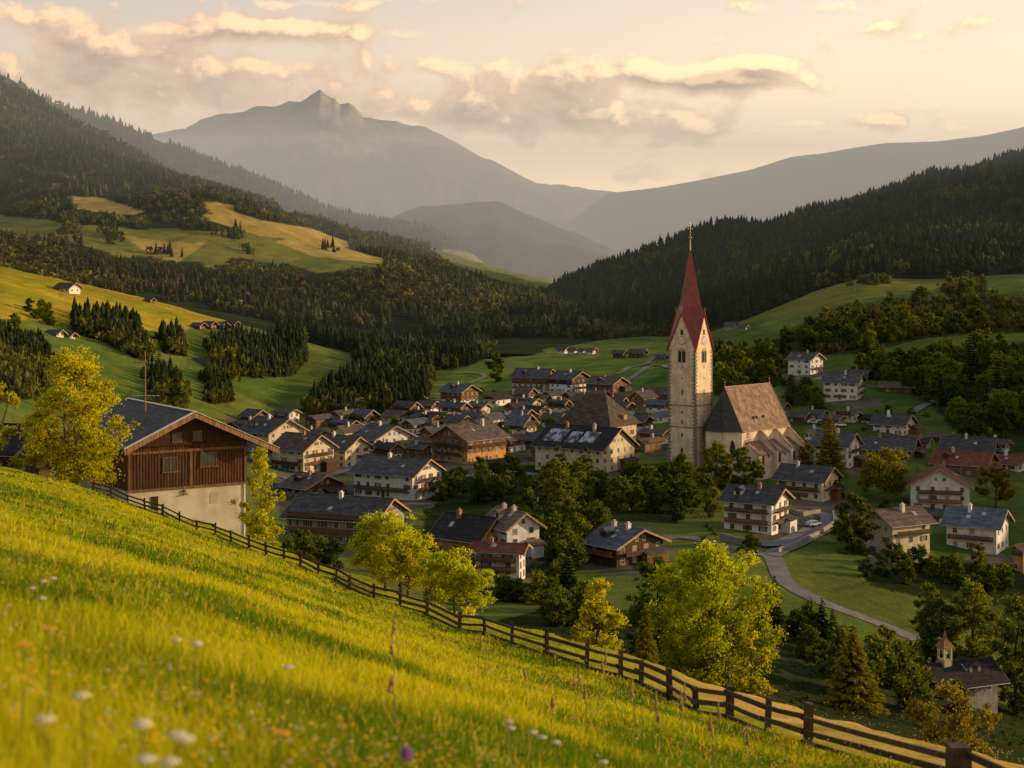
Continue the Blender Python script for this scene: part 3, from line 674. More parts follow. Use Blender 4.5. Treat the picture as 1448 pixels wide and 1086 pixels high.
    # windows: on the eaves wall (local y=0, outward -s) and the gable wall (local x=0, outward -x)
    ww, wh = (1.0, 1.25) if not small else (1.1, 1.2)
    n = max(2, int(L / 3.1)); up = lambda z: .09 if (upper and z > wz) else 0
    for st in range(nst):
        z = sh_ * (st + .52)
        for i in range(n):
            if rs.random() < .12: continue
            x = L * (i + .5) / n + rs.uniform(-.15, .15)
            add_window(t, x, Y(0 - up(z)), z, 0 if s > 0 else pi, ww, wh, shut and rs.random() < .5, small)
    n2 = max(2, int(W / 3.2)); rzg = -pi / 2
    for st in range(nst + 1):
        z = sh_ * (st + .52); m = n2 if st < nst else max(1, n2 - 2)
        if st == nst and hr < 1.9: continue
        if st == nst: z = H + hr * .35
        if hip and st == nst: continue
        for i in range(m):
            yv = (W * (i + .5) / n2) if st < nst else W / 2 + (i - (m - 1) / 2) * 2.2
            add_window(t, -up(z), Y(yv), z, rzg, ww * (1 if st < nst else .8), wh * (1 if st < nst else .75), shut and rs.random() < .4, small)
    # balconies: letters e (eaves side) / g (gable side) followed by storey digit
    for q in range(0, len(balc), 2):
        side, st = balc[q], int(balc[q + 1]); z = sh_ * st - .1; b = MB(); dp = 1.25; rh = .95
        a0, a1 = (.04, .96)
        if side == 'e': A0, A1 = L * a0, L * a1; bx = lambda u0, u1, v0, v1, c0, c1: ybox(b, u0, u1, -v1, -v0, c0, c1)
        else: A0, A1 = W * (a0 + .08), W * (a1 - .08); bx = lambda u0, u1, v0, v1, c0, c1: (lambda yy_: b.box(-v1, -v0, yy_[0], yy_[1], c0, c1))(sorted((Y(u0), Y(u1))))
        if upper: o0 = .085
        else: o0 = .0
        bx(A0, A1, o0, dp, z, z + .14); bx(A0, A1, dp - .06, dp, z + .14 + rh * .82, z + .14 + rh)
        nb = int((A1 - A0) / .22)
        for i in range(nb):
            u0 = A0 + (A1 - A0) * i / nb; bx(u0 + .01, u0 + .18, dp - .045, dp - .015, z + .14, z + .14 + rh * .82)
        b.build('balcony', rs.choice([M_wood, M_woodm, M_wood]) , t)
    if not small:
        if rs.random() < .55 and not hip:                    # a lean-to against the gable wall or the far eaves
            a0 = W * rs.uniform(.50, .58); a1 = W * .97; dp = rs.uniform(1.8, 2.8); zz = min(2.7, H * .5); b = MB(); ybox(b, -dp, -.10, a0, a1, -base_drop, zz); an = b.build('annex', rs.choice([M_wood, M_woodm, WALLS[wall]]), t)
            b = MB(); q = [(-dp - .5, Y(a0 - .4), zz - .05), (-dp - .5, Y(a1 + .4), zz - .05), (-.11, Y(a1 + .4), zz + .75), (-.11, Y(a0 - .4), zz + .75)]; b.hexa(q + [(x, y, z + .16) for x, y, z in q]); b.build('annex_roof', roofmat(roof), an)
        if rs.random() < .5 and not hip:                     # dormer on the front slope
            xx = L * rs.uniform(.55, .8); a = W * .16; zz = H + a * tp; b = MB(); ybox(b, xx - 1.1, xx + 1.1, a, a + 3.2, zz - .2, zz + 1.35); do = b.build('dormer', WALLS.get(upper or wall, M_white), ro)
            b = MB(); zt = zz + 1.35; b.add([(xx - 1.5, Y(a - .4), zt - .1), (xx + 1.5, Y(a - .4), zt - .1), (xx, Y(a - .4), zt + .75), (xx - 1.5, Y(a + 3.6), zt - .1), (xx + 1.5, Y(a + 3.6), zt - .1), (xx, Y(a + 3.6), zt + .75)], [(0, 1, 2), (5, 4, 3), (0, 2, 5, 3), (2, 1, 4, 5), (1, 0, 3, 4)]); b.build('dormer_roof', roofmat(roof), do)
            b = MB(); ybox(b, xx - .5, xx + .5, a - .03, a + .02, zz + .25, zz + 1.15); b.build('dormer_window', M_glass, do)
        dr = MB(); ybox(dr, L * .47, L * .47 + 1.05, -.04 - 0, .02, .02, 2.1); dr.build('door', M_shut, t)
    return t

H_ = [
 dict(cx=583,cy=708,wl=88,wr=38,h=36,phi=30,g='R',wall='white',roof='grey',pitch=26,balc='g2g1e1',label='long white two storey house with broad grey brown roof left of the red roofed house'),
 dict(cx=429,cy=669,wl=49,wr=37,h=33,phi=36,g='R',wall='cream',roof='brown',pitch=30,balc='g1g2e1',storeys=3,label='cream gabled house with sunlit balconies just right of the farmhouse roof'),
 dict(cx=488,cy=662,wl=46,wr=31,h=27,phi=38,g='R',wall='cream',roof='brown',pitch=31,storeys=3,label='cream sunlit gabled house right behind the one with sunlit balconies'),
 dict(cx=380,cy=640,wl=48,wr=44,h=28,phi=42,g='R',wall='cream',roof='grey',pitch=27,label='house with lit cream gable and grey roof directly above the farmhouse gable'),
 dict(cx=530,cy=638,wl=36,wr=52,h=17,phi=48,g='R',wall='white',roof='grey',pitch=25,label='low white house with arched gable behind the long white house'),
 dict(cx=432,cy=706,wl=38,wr=47,h=16,phi=42,g='R',wall='grey',upper='wood',roof='brown',pitch=22,storeys=1,label='low dark timber house with drooping brown roof below the sunlit cream gables'),
 dict(cx=528,cy=776,wl=130,wr=36,h=40,phi=20,g='R',wall='grey',roof='grey',pitch=24,balc='e1e2',label='large shabby grey house with two long balconies above the fruit trees',upper=None),
 dict(cx=661,cy=657,wl=53,wr=54,h=35,phi=42,g='L',wall='ochre',upper='brown',roof='brown',pitch=27,balc='g1e2g2',label='ochre chalet with dark timber upper floor and wide brown roof',storeys=3),
 dict(cx=851,cy=670,wl=93,wr=52,h=35,phi=36,g='R',wall='cream',roof='black',pitch=30,shut=False,chim=2,sky=0,label='long cream barn like house with metal sheets on its black roof',patches=[(.18,.40,.10,.36),(.44,.60,.08,.34),(.66,.94,.08,.38)]),
 dict(cx=770,cy=557,wl=46,wr=18,h=23,phi=22,g='R',wall='white',upper='brown',ufrac=.4,roof='grey',pitch=24,balc='e2e1',label='large chalet, left of the pair on the meadow edge behind the village'),
 dict(cx=808,cy=557,wl=30,wr=28,h=21,phi=42,g='R',wall='white',upper='wood',ufrac=.4,roof='grey',pitch=24,balc='g1',label='large chalet, right of the pair on the meadow edge behind the village'),
 dict(cx=866,cy=556,wl=36,wr=24,h=13,phi=36,g='R',wall='brown',roof='brown',pitch=22,label='low brown timber house just right of the pair of large chalets',storeys=2),
 dict(cx=652,cy=579,wl=30,wr=24,h=25,phi=38,g='R',wall='white',upper='brown',roof='bluegrey',pitch=24,balc='e1',label='chalet with white ground floor and blue grey roof below the round meadow tree'),
 dict(cx=717,cy=790,wl=34,wr=46,h=44,phi=58,g='R',wall='white',roof='tan',pitch=34,balc='g1',sky=1,chim=2,storeys=3,label='tall white gabled house with tan roof behind the red roofed house'),
 dict(cx=676,cy=790,wl=64,wr=40,h=28,phi=38,g='R',wall='ochre',roof='black',pitch=38,label='house with steep black roof and small orange gable beside the tan roof',sky=1,storeys=2),
 dict(cx=734,cy=822,wl=62,wr=9,h=42,phi=14,g='R',wall='white',upper=None,roof='red',pitch=20,balc='e1e2',storeys=3,label='narrow house with dull red roof and dark balconies right of the fruit trees'),
 dict(cx=872,cy=803,wl=40,wr=72,h=30,phi=50,g='R',wall='wood',roof='bluegrey',pitch=22,balc='g1e1',sky=2,chim=2,storeys=2,label='dark timber chalet with blue grey roof above the big roadside trees',hip=False),
 dict(cx=1091,cy=757,wl=62,wr=35,h=46,phi=30,g='R',wall='white',roof='grey',pitch=24,balc='e1e2g2g1',storeys=3,label='three storey white chalet with stacked brown balconies beside the road fork'),
 dict(cx=1162,cy=710,wl=57,wr=35,h=30,phi=33,g='R',wall='cream',roof='grey',pitch=26,balc='g1e1',storeys=2,label='cream house with grey roof between the church and the round tree'),
 dict(cx=1146,cy=530,wl=27,wr=23,h=22,phi=42,g='R',wall='white',roof='grey',pitch=26,storeys=3,balc='g1',label='white hotel alone on the green slope right of the church'),
 dict(cx=1211,cy=566,wl=42,wr=19,h=26,phi=26,g='R',wall='white',roof='grey',pitch=26,storeys=3,balc='g2g1',label='big white three storey house below and right of the lone hotel'),
 dict(cx=1222,cy=537,wl=20,wr=14,h=8,phi=36,g='R',wall='grey',roof='grey',pitch=24,label='dark roof peeping out behind the big white slope house',storeys=1,small=True),
 dict(cx=1290,cy=556,wl=40,wr=8,h=8,phi=12,g='R',wall='brown',roof='brown',pitch=18,label='long low brown shed at the bend of the gravel path',storeys=1,small=True,chim=0),
 dict(cx=1277,cy=616,wl=36,wr=26,h=16,phi=36,g='R',wall='white',roof='grey',pitch=28,storeys=2,label='white house with arched gable windows below the gravel path'),
 dict(cx=1197,cy=664,wl=40,wr=26,h=35,phi=36,g='R',wall='white',roof='bluegrey',pitch=34,balc='g2',storeys=3,label='tall white gabled house just right of the tall spruce'),
 dict(cx=1287,cy=652,wl=66,wr=26,h=16,phi=24,g='R',wall='brown',upper='wood',roof='grey',pitch=24,label='wide brown timber house with grey roof above the round tree',storeys=2),
 dict(cx=1402,cy=650,wl=62,wr=24,h=12,phi=22,g='R',wall='white',roof='grey',pitch=26,storeys=1,label='low house with long grey roof above the red roofs at right'),
 dict(cx=1392,cy=676,wl=62,wr=36,h=18,phi=30,g='R',wall='brown',roof='red',pitch=22,storeys=2,label='house with wide red tile roof behind the large white gable'),
 dict(cx=1440,cy=668,wl=30,wr=30,h=12,phi=40,g='R',wall='white',roof='red',pitch=20,storeys=1,label='small red roofed house cut by the right edge of the photo'),
 dict(cx=1371,cy=724,wl=78,wr=13,h=37,phi=14,g='L',wall='white',roof='red',pitch=29,balc='g1g2',storeys=3,chim=1,label='big white gable front with red brown roof and flower balconies'),
 dict(cx=1262,cy=791,wl=26,wr=62,h=50,phi=62,g='L',wall='cream',roof='brown',pitch=30,balc='e2',storeys=3,label='beige three storey house with brown roof standing above the dark hedge'),
 dict(cx=1409,cy=785,wl=60,wr=38,h=40,phi=31,g='R',wall='white',roof='slate',pitch=27,balc='e1',storeys=2,sky=2,label='white house with slate blue roof at the right edge'),
 dict(cx=1447,cy=812,wl=9,wr=50,h=36,phi=60,g='L',wall='ochre',roof='brown',pitch=24,storeys=2,label='ochre and pale blue house cut off by the right edge'),
]
for a in H_: house(**a)
# far farms and sheds on the slopes
FAR = [
 (98,415,24,10,9,28,'white','brown','farmhouse with big dark roof alone on the sunlit left slope'),
 (212,428,8,4,4,30,'wood','grey','tiny hut on the crest of the sunlit left slope'),
 (80,476,16,6,5,25,'white','grey','low white farm building between dark trees at far left'),(98,478,9,5,4,25,'white','grey','small white shed right of the low far left farm building'),
 (282,467,12,6,7,30,'wood','grey','leftmost house of the hamlet on the left slope'),(298,466,13,6,8,30,'wood','grey','second house of the hamlet on the left slope'),(314,467,13,6,8,30,'wood','brown','third house of the hamlet on the left slope'),(330,466,14,6,8,30,'wood','grey','rightmost house of the hamlet on the left slope'),
 (294,518,24,5,5,15,'grey','grey','long pale flat shed beside the oval wood on the left slope'),
 (798,500,10,5,6,30,'white','grey','leftmost white house of the row far across the meadow'),(812,500,7,5,5,30,'white','grey','second white house of the row far across the meadow'),(824,499,6,4,4,30,'white','grey','third white house of the row far across the meadow'),(838,501,8,5,6,30,'white','grey','rightmost white house of the row far across the meadow'),
 (880,506,13,6,7,30,'wood','grey','dark barn, left of the two on the far meadow'),(908,506,18,7,7,25,'wood','grey','dark barn, right of the two on the far meadow'),(938,509,9,5,4,30,'grey','grey','low shed immediately left of the church spire on the meadow'),
 (1024,462,7,4,5,30,'white','grey','small white cottage nearest the spire on the far right slope'),(1038,465,11,6,6,30,'grey','grey','grey farmhouse beside the white cottage right of the spire'),(1054,467,7,4,5,30,'grey','grey','small grey shed right of the farmhouse behind the spire'),
 (300,345,1,1,1,30,'wood','grey','') ]
for (x, y, wl, wr, h, ph, wa, ro, lb) in FAR[:-1]:
    house(x, y, wl, wr, h, phi=ph, g='R', wall=wa, roof=ro, pitch=30, label=lb, storeys=1, small=True, chim=0, oh=1.5, group='farm buildings scattered over the far slopes')

# the crowded middle of the village: small houses in the gaps
rs = random.Random(11); row = {}
def clash(x, y, w, h):
    for (cx, cy, wl, wr, hh) in LAND:
        if cx - wl + 4 < x + w / 2 and cx + wr - 4 > x - w / 2 and abs(y - cy) < (6.5 if cy < 600 else 10): return True
        if cx - wl * .9 < x < cx + wr * .9 and cy - hh - 14 < y - 5 < cy: return True     # would sit behind a front house
    return False
cand = []
for k in range(2600):
    x = rs.uniform(330, 1010); y = rs.uniform(566, 652)
    if x < 470 and y < 596: continue
    if x > 860 and y > 640: continue
    if x > 940 and x < 1020: continue
    if y < 580 and x < 500: continue
    sc = (y - 400) / 190.; w = rs.uniform(28, 44) * sc
    if clash(x, y, w, 0): continue
    fr = rs.uniform(.5, .72); cx = x + w * (fr - .5)
    cand.append((cx, y, w * fr, w * (1 - fr), rs.uniform(9, 15) * sc)); LAND.append((cx, y, w * fr, w * (1 - fr), 8))
    if len(cand) >= 84: break
for (x, y) in [(1136,600),(1160,596),(1185,604),(1206,598),(1150,622),(1105,588),(1130,640),(1310,638),(1340,628),(1240,602),(1420,640),(1330,742)]:
    w = rs.uniform(24, 34); cand.append((x, y, w * .6, w * .4, rs.uniform(9, 13)))
bands = [(0, 585, 'back row'), (585, 600, 'second row'), (600, 618, 'third row'), (618, 640, 'fourth row'), (640, 900, 'front row')]
sects = [(0, 480, 'at left village end'), (480, 640, 'above long white house'), (640, 790, 'behind ochre chalet'), (790, 945, 'left of church tower'), (945, 2000, 'right of church')]
cand.sort(); cnt = {}
for (x, y, wl, wr, h) in cand:
    b = [q for q in bands if q[0] <= y < q[1]][0][2]; se = [q for q in sects if q[0] <= x < q[1]][0][2]; i = cnt.get((b, se), 0); cnt[(b, se)] = i + 1
    wa = rs.choice(['white', 'white', 'white', 'white', 'cream', 'cream', 'brown']); up = rs.choice([None, None, 'wood', 'brown']) if wa != 'brown' else None; ro = rs.choice(['grey', 'grey', 'brown', 'brown', 'black', 'bluegrey'])
    g = rs.choice('RRRL'); ph = rs.uniform(26, 48); bl = rs.choice(['e1', 'g1', ''])
    if g == 'L': wl, wr = wr, wl
    lb = '%s house, %s roof, %s from left in %s %s' % ({'brown': 'brown timber', 'grey': 'grey'}.get(wa, wa), {'bluegrey': 'blue grey'}.get(ro, ro), ORD[i], b, se)
    house(x, y, wl, wr, h, phi=ph, g=g, wall=wa, upper=up, roof=ro, pitch=rs.uniform(22, 32), label=lb, small=True, chim=rs.choice([0, 1, 1]), balc=bl, group='small houses crowded in the village', oh=1.0, base_drop=3, dmin=330)

# ------------------------------------------------------------------ big hipped roof behind the long barn
def hip_house():
    P = valley.hit(862, 634); k = P[1] / F; ph = R(40); L = 66 * k / math.cos(ph); W = 42 * k / math.sin(ph)
    t = empty('hall', tuple(P), math.atan2(math.sin(ph), -math.cos(ph))); tag(t, 'hall with steep pyramid roof, half sunlit, behind the cream barn', 'hall')
    ey = -1; H = 32 * k
    m = MB(); m.box(0, L, -W, 0, -3, H); m.build('wall', M_cream, t); r = MB(); o = 1.6; hr = 42 * k
    p = [(-o, o, H - .3), (L + o, o, H - .3), (L + o, -W - o, H - .3), (-o, -W - o, H - .3), (L * .36, -W / 2, H + hr), (L * .72, -W / 2, H + hr)]
    r.add(p, [(0, 1, 5, 4), (1, 2, 5), (2, 3, 4, 5), (3, 0, 4), (3, 2, 1, 0)]); ro = r.build('roof', roofmat('brown'), t)
    f = MB(); f.tube([(L * .36, -W / 2, H + hr - .2), (L * .36, -W / 2, H + hr + 1.6)], [.12, .03], 6); f.build('finial', M_metal, ro)
    d = MB(); d.box(-o * .2, .9, -W * .62, -W * .5, H + 1.5, H + 3.2); d.build('dormer', M_trim, ro)
    for i in range(4): add_window(t, L * (i + .5) / 4, .0, H * .6, 0 if False else pi, 1.2, 1.6, True)
    for i in range(3): add_window(t, 0, -W * (i + .5) / 3, H * .6, -pi / 2, 1.2, 1.6, True)
hip_house()

# ------------------------------------------------------------------ the church
def church():
    d = 445.0; k = d / F; cxp, cyp = 983.5, 662
    P = ((cxp - HX) * k, d, (HY - cyp) * k); ph = R(38.8)
    # local frame: +x = along the left face (to the left and back), +y = along the right face (to the right and back)
    rz = math.atan2(math.sin(ph), -math.cos(ph))          # local x
    t = empty('church', P, rz)
    tag(t, 'stone village church with tall red pointed spire, clock tower and steep tiled nave roof', 'church')
    def xy(a, b): return (a, -b)                            # a along left face, b along right face
    S = 9.65; HT = (662 - 495) * k; HG = 10.6; HS = (662 - 348) * k
    st = surf('tower_masonry', (.52,.44,.35), (.34,.28,.22), scale=.5, detail=9, rough=.9, bricks=(.9,.42,.03,(pi/2,0,0)), streak=((1.2,1.2,.18),(.66,.62,.58)), bump=.5)
    pl = surf('tower_plaster', (.84,.67,.46), (.60,.48,.34), scale=.6, detail=12, rough=.9, lo=.36, hi=.60, streak=((.5,.5,.25),(.78,.75,.7)), bump=.4)
    nv = surf('nave_plaster', (.82,.68,.50), (.64,.52,.39), scale=.4, detail=8, streak=((.5,.5,.2),(.82,.79,.75)), bump=.3)
    red = surf('spire_red_tiles', (.36,.045,.022), (.20,.028,.016), scale=1.2, rough=.45, spec=.5, bricks=(.5,.35,.03), streak=((1,1,.12),(.7,.66,.66)), bump=.4)
    dark = surf('louvre_dark', (.03,.028,.026), (.02,.02,.02), scale=2)
    tr = surf('dark_quoins', (.22,.20,.17), (.14,.125,.105), scale=2, bump=.4)
    tw = MB(); tw.box(0, S, -S, 0, -4, HT)
    # four gables
    for (a, b) in (((0, 0), (S, 0)), ((0, 0), (0, -S)), ((S, 0), (S, -S)), ((0, -S), (S, -S))):
        pass
    c = (S / 2, -S / 2)
    mids = [(S / 2, 0), (S, -S / 2), (S / 2, -S), (0, -S / 2)]; cor = [(0, 0), (S, 0), (S, -S), (0, -S)]
    wt = .5
    tw.prism([(0, HT), (S, HT), (S / 2, HT + HG)], -wt, -.001, 'y'); tw.prism([(0, HT), (S, HT), (S / 2, HT + HG)], -S + .001, -S + wt, 'y')
    tw.prism([(0, HT), (-S, HT), (-S / 2, HT + HG)], .001, wt, 'x'); tw.prism([(0, HT), (-S, HT), (-S / 2, HT + HG)], S - wt, S - .001, 'x')
    tower = tw.build('tower', pl, t)
    rs = random.Random(3)
    for (x0, y0, sx, sy) in ((0, 0, 1, -1), (S, 0, -1, -1), (0, -S, 1, 1)):
        z = 0.0; i = 0; q = MB()
        while z < HT - .6:
            hh = .55; lx = (1.0 if i % 2 else .55) + rs.uniform(-.1, .15); ly = (.55 if i % 2 else 1.0) + rs.uniform(-.1, .15); e = .035
            xs = sorted((x0 - sx * e, x0 + sx * lx)); ys = sorted((y0 - sy * e, y0 + sy * ly)); q.box(xs[0], xs[1], ys[0], ys[1], z, z + hh - .06); z += hh; i += 1
        q.build('quoins', tr, tower)
    s = MB()
    for zz in ((662 - 575) * k, (662 - 606) * k): s.box(-.14, S + .14, -S - .14, .14, zz, zz + .3)
    s.build('string_course', tr, tower)
    # spire
    e = .35; G = [(m[0] + (m[0] - c[0]) * .06, m[1] + (m[1] - c[1]) * .06, HT + HG + .35) for m in mids]
    Cn = [(p[0] + (p[0] - c[0]) * .09, p[1] + (p[1] - c[1]) * .09, HT - .5) for p in cor]
    A = (c[0], c[1], HS); sp = MB()
    # order: mids[0]=front-left face, mids[3]=front-right face ; corners between
    pairs = [(0, 1, 1), (1, 2, 2), (2, 3, 3), (3, 0, 0)]           # (mid i, mid j, corner between)
    for i, j, cc in pairs:
        g0, g1, co = G[i], G[j], Cn[cc]
        # slight flare: an intermediate ring above the gable tips
        f = .12; r0 = tuple(g0[n] * (1 - f) + A[n] * f for n in range(3)); r1 = tuple(g1[n] * (1 - f) + A[n] * f for n in range(3))
        r0 = (c[0] + (r0[0] - c[0]) * .86, c[1] + (r0[1] - c[1]) * .86, r0[2]); r1 = (c[0] + (r1[0] - c[0]) * .86, c[1] + (r1[1] - c[1]) * .86, r1[2])
        sp.add([g0, g1, co, r0, r1, A], [(0, 2, 1), (0, 1, 4, 3), (3, 4, 5)])
        lo = lambda p: (p[0] + (c[0] - p[0]) * .05, p[1] + (c[1] - p[1]) * .05, p[2] - .25)
        sp.add([g0, co, lo(co), lo(g0), g1, lo(g1)], [(0, 3, 2, 1), (1, 2, 5, 4)])
    spire = sp.build('spire', red, t)
    v = MB()
    for i, j, cc in pairs:
        for g0 in (G[i], G[j]): v.tube([g0, Cn[cc]], [.13, .13], 5)
    v.build('verge', surf('verge_red', (.34,.05,.03), (.22,.03,.02), scale=2), spire)
    fn = MB(); fn.tube([(A[0], A[1], A[2] - 1.2), (A[0], A[1], A[2] + 3.2), (A[0], A[1], A[2] + 6.6)], [.22, .10, .05], 6); fn.ball((A[0], A[1], A[2] + 2.7), .45, 10, 8)
    fn.ball((A[0], A[1], A[2] + 4.2), .28, 8, 6); fn.box(A[0] - .9, A[0] + .9, A[1] - .05, A[1] + .05, A[2] + 5.3, A[2] + 5.5); fn.box(A[0] - .05, A[0] + .05, A[1] - .05, A[1] + .05, A[2] + 6.2, A[2] + 7.4)
    fn.box(A[0] - .5, A[0] + .5, A[1] - .045, A[1] + .045, A[2] + 6.7, A[2] + 6.85); fn.build('cross', surf('gilded_metal', (.60,.40,.12), (.35,.22,.06), scale=3, rough=.35, metal=.9), spire)
    for g0 in G:
        a = MB(); a.tube([(g0[0], g0[1], g0[2] - .3), (g0[0], g0[1], g0[2] + 1.0), (g0[0], g0[1], g0[2] + 2.2)], [.16, .12, .02], 6); a.ball((g0[0], g0[1], g0[2] + 1.1), .26, 8, 6); a.build('pinnacle', tr, spire)
    # faces: openings, clocks, slits.  place(u,z): front-left face y=0 ; front-right face x=0
    def on(face, u, z, w, h, build, depth=.12, out=.03):
        pass
    def arch(m, face, u, z, w, h, out, th=.1, n=8):
        pts = [(-w / 2, 0), (w / 2, 0), (w / 2, h - w / 2)] + [(w / 2 * math.cos(pi * i / n), h - w / 2 + w / 2 * math.sin(pi * i / n)) for i in range(1, n)] + [(-w / 2, h - w / 2)]
        if face == 'l': m.prism([(u + a, z + b) for a, b in pts], out - th, out, 'y')
        else: m.prism([(-u + a, z + b) for a, b in pts], -out, -out + th, 'x')
    for face in 'lr':
        z = HT - 3.8; m = MB(); arch(m, face, S / 2, z - .3, 3.1, 4.6, .03); m.build('belfry_surround', surf('ochre_arch', (.50,.34,.20), (.36,.24,.14), scale=2), tower)
        m = MB(); arch(m, face, S / 2 - .68, z, 1.0, 3.4, .06, .12); arch(m, face, S / 2 + .68, z, 1.0, 3.4, .06, .12); bo = m.build('belfry_opening', dark, tower)
        m = MB()
        if face == 'l': m.tube([(S / 2, .1, z), (S / 2, .1, z + 2.9)], [.13, .13], 8)
        else: m.tube([(-.1, -S / 2, z), (-.1, -S / 2, z + 2.9)], [.13, .13], 8)
        m.build('colonnette', M_stone, bo)
        # clock
        zc = (662 - 482) * k; n = 28; m = MB(); ring = MB(); hd = MB()
        def disc(mb, r, o0, o1):
            pts = [(r * math.cos(2 * pi * i / n), r * math.sin(2 * pi * i / n)) for i in range(n)]
            if face == 'l': mb.prism([(S / 2 + a, zc + b) for a, b in pts], o0, o1, 'y')
            else: mb.prism([(-S / 2 + a, zc + b) for a, b in pts], -o1, -o0, 'x')
        disc(ring, 1.35, -.05, .07); disc(m, 1.15, -.05, .12); cl = ring.build('clock', surf('clock_rim', (.30,.27,.24), (.2,.18,.16), scale=3), tower); cw = surf('clock_white', (.68,.65,.60), (.6,.56,.5), scale=2)
        m2 = MB().mat(cw).add(m.v, m.f).mat(dark); 
        for i in range(12):
            a = i * pi / 6; r0, r1 = .82, 1.06
            u0, u1 = (math.sin(a), math.cos(a)), 0
            pA = (r0 * u0[0], r0 * u0[1]); pB = (r1 * u0[0], r1 * u0[1]); f = (lambda p: (S / 2 + p[0], .14, zc + p[1])) if face == 'l' else (lambda p: (-.14, -S / 2 - p[0], zc + p[1]))
            m2.tube([f(pA), f(pB)], [.045, .045], 4)
        m2.build('clock_face', None, cl)
        for a, ln in ((R(-35), .62), (R(150), .9)): hd.tube([f((0, 0)), f((ln * math.sin(a), ln * math.cos(a)))], [.06, .04], 4)
        hd.build('clock_hands', dark, cl)
        m = MB(); arch(m, face, S / 2, HT + 4.4, .9, 1.7, .04); m.build('gable_opening', dark, tower)
        for zz, w, h in ((520, .35, .9), (536, .3, .7), (556, .4, 1.5), (584, .5, .7), (598, .4, 1.2), (616, .45, 1.2), (640, .9, 2.1)):
            m = MB(); arch(m, face, S / 2 * (.98 if face == 'l' else 1.0), (662 - zz) * k - h / 2, w, h, .035); m.build('slit_window', dark, tower)
    # nave: same orientation; begins right of the tower, slightly forward
    def T2(px_, dist): return np.array([(px_ - HX) / F * dist, dist])
    n0 = T2(1049, 440.0); ex = np.array([-math.cos(ph), math.sin(ph)]); ey = np.array([math.sin(R(43)), math.cos(R(43))]); exn = np.array([-ey[1], ey[0]])
    base = np.array([P[0], P[1]]); zn = P[2]
    def LW(p):   # world xy -> church local
        v = np.asarray(p) - base; return (v[0] * math.cos(rz) + v[1] * math.sin(rz), -v[0] * math.sin(rz) + v[1] * math.cos(rz))
    HN = (662 - 607) * k; W = 13.6; L = 25.0; HR = HN + 12.6; o = .6
    def w3(a, b, z): q = n0 + exn * a + ey * b; l = LW(q); return (l[0], l[1], z)      # a: across (toward tower/back), b: along nave to the right
    ap = 4.2
    foot = [(0, 0), (0, L), (W, L), (W, 0), (W * .72, -ap), (W * .28, -ap)]
    m = MB(); n = len(foot); m.add([w3(a, b, -3) for a, b in foot] + [w3(a, b, HN) for a, b in foot], [tuple(range(n))[::-1], tuple(range(n, 2 * n))] + [(i, (i + 1) % n, n + (i + 1) % n, n + i) for i in range(n)])
    m.add([w3(0, L - .3, HN), w3(W, L - .3, HN), w3(W / 2, L - .3, HR - .3), w3(0, L, HN), w3(W, L, HN), w3(W / 2, L, HR - .3)], [(0, 1, 2), (5, 4, 3), (0, 2, 5, 3), (1, 4, 5, 2)])
    nave = m.build('nave', nv, t)
    eo = [(-o, -.3), (-o, L + .5), (W + o, L + .5), (W + o, -.3), (W * .74, -ap - o), (W * .26, -ap - o)]; ze = HN - .35
    vs = [w3(a, b, ze) for a, b in eo] + [w3(W / 2, 1.0, HR), w3(W / 2, L + .5, HR)]
    nr = surf('nave_roof_tiles', (.46,.31,.21), (.28,.185,.13), scale=.9, detail=9, rough=.85, bricks=(.45,.4,.03,(0,0,R(2))), streak=((.7,.7,.35),(.62,.6,.58)), bump=.5)
    dr = surf('choir_roof_slate', (.085,.08,.078), (.05,.047,.046), scale=.9, detail=8, rough=.8, bricks=(.45,.4,.03), bump=.4)
    m = MB(); m.mat(nr); m.add(vs, [(0, 1, 7, 6), (2, 3, 6, 7), (1, 2, 7)]); m.mat(dr); m.add(vs, [(3, 4, 6), (4, 5, 6), (5, 0, 6), (0, 5, 4, 3, 2, 1)])
    nroof = m.build('nave_roof', None, t)
    m = MB(); m.tube([w3(W / 2, .8, HR + .05), w3(W / 2, L + .6, HR + .05)], [.16, .16], 6); m.tube([w3(-o, -.3, ze + .05), w3(W / 2, 1.0, HR + .05)], [.14, .14], 6); m.tube([w3(-o, L + .5, ze + .05), w3(W / 2, L + .5, HR + .05)], [.14, .14], 6)
    m.tube([w3(-o - .1, -.3, ze), w3(-o - .1, L + .5, ze)], [.12, .12], 6); m.build('ridge_tiles', surf('ridge_tan', (.48,.32,.2), (.3,.2,.13), scale=2), nroof)
    for b in (1.0, L): m = MB(); m.tube([w3(W / 2, b, HR), w3(W / 2, b, HR + 2.2)], [.13, .04], 6); m.ball(w3(W / 2, b, HR + 1.4), .25, 8, 6); m.build('finial', M_trim, nroof)
    for b in (8.2, 9.8, 13.5):
        f = .30; a = -o + (W / 2 + o) * f; zr = ze + (HR - ze) * f; m = MB()
        m.add([w3(a - .5, b - .5, zr - .55), w3(a - .5, b + .5, zr - .55), w3(a - .55, b, zr + .15), w3(a + .45, b, zr + .3)], [(0, 1, 2), (0, 2, 3), (2, 1, 3)]); m.build('roof_vent', dark, nroof)
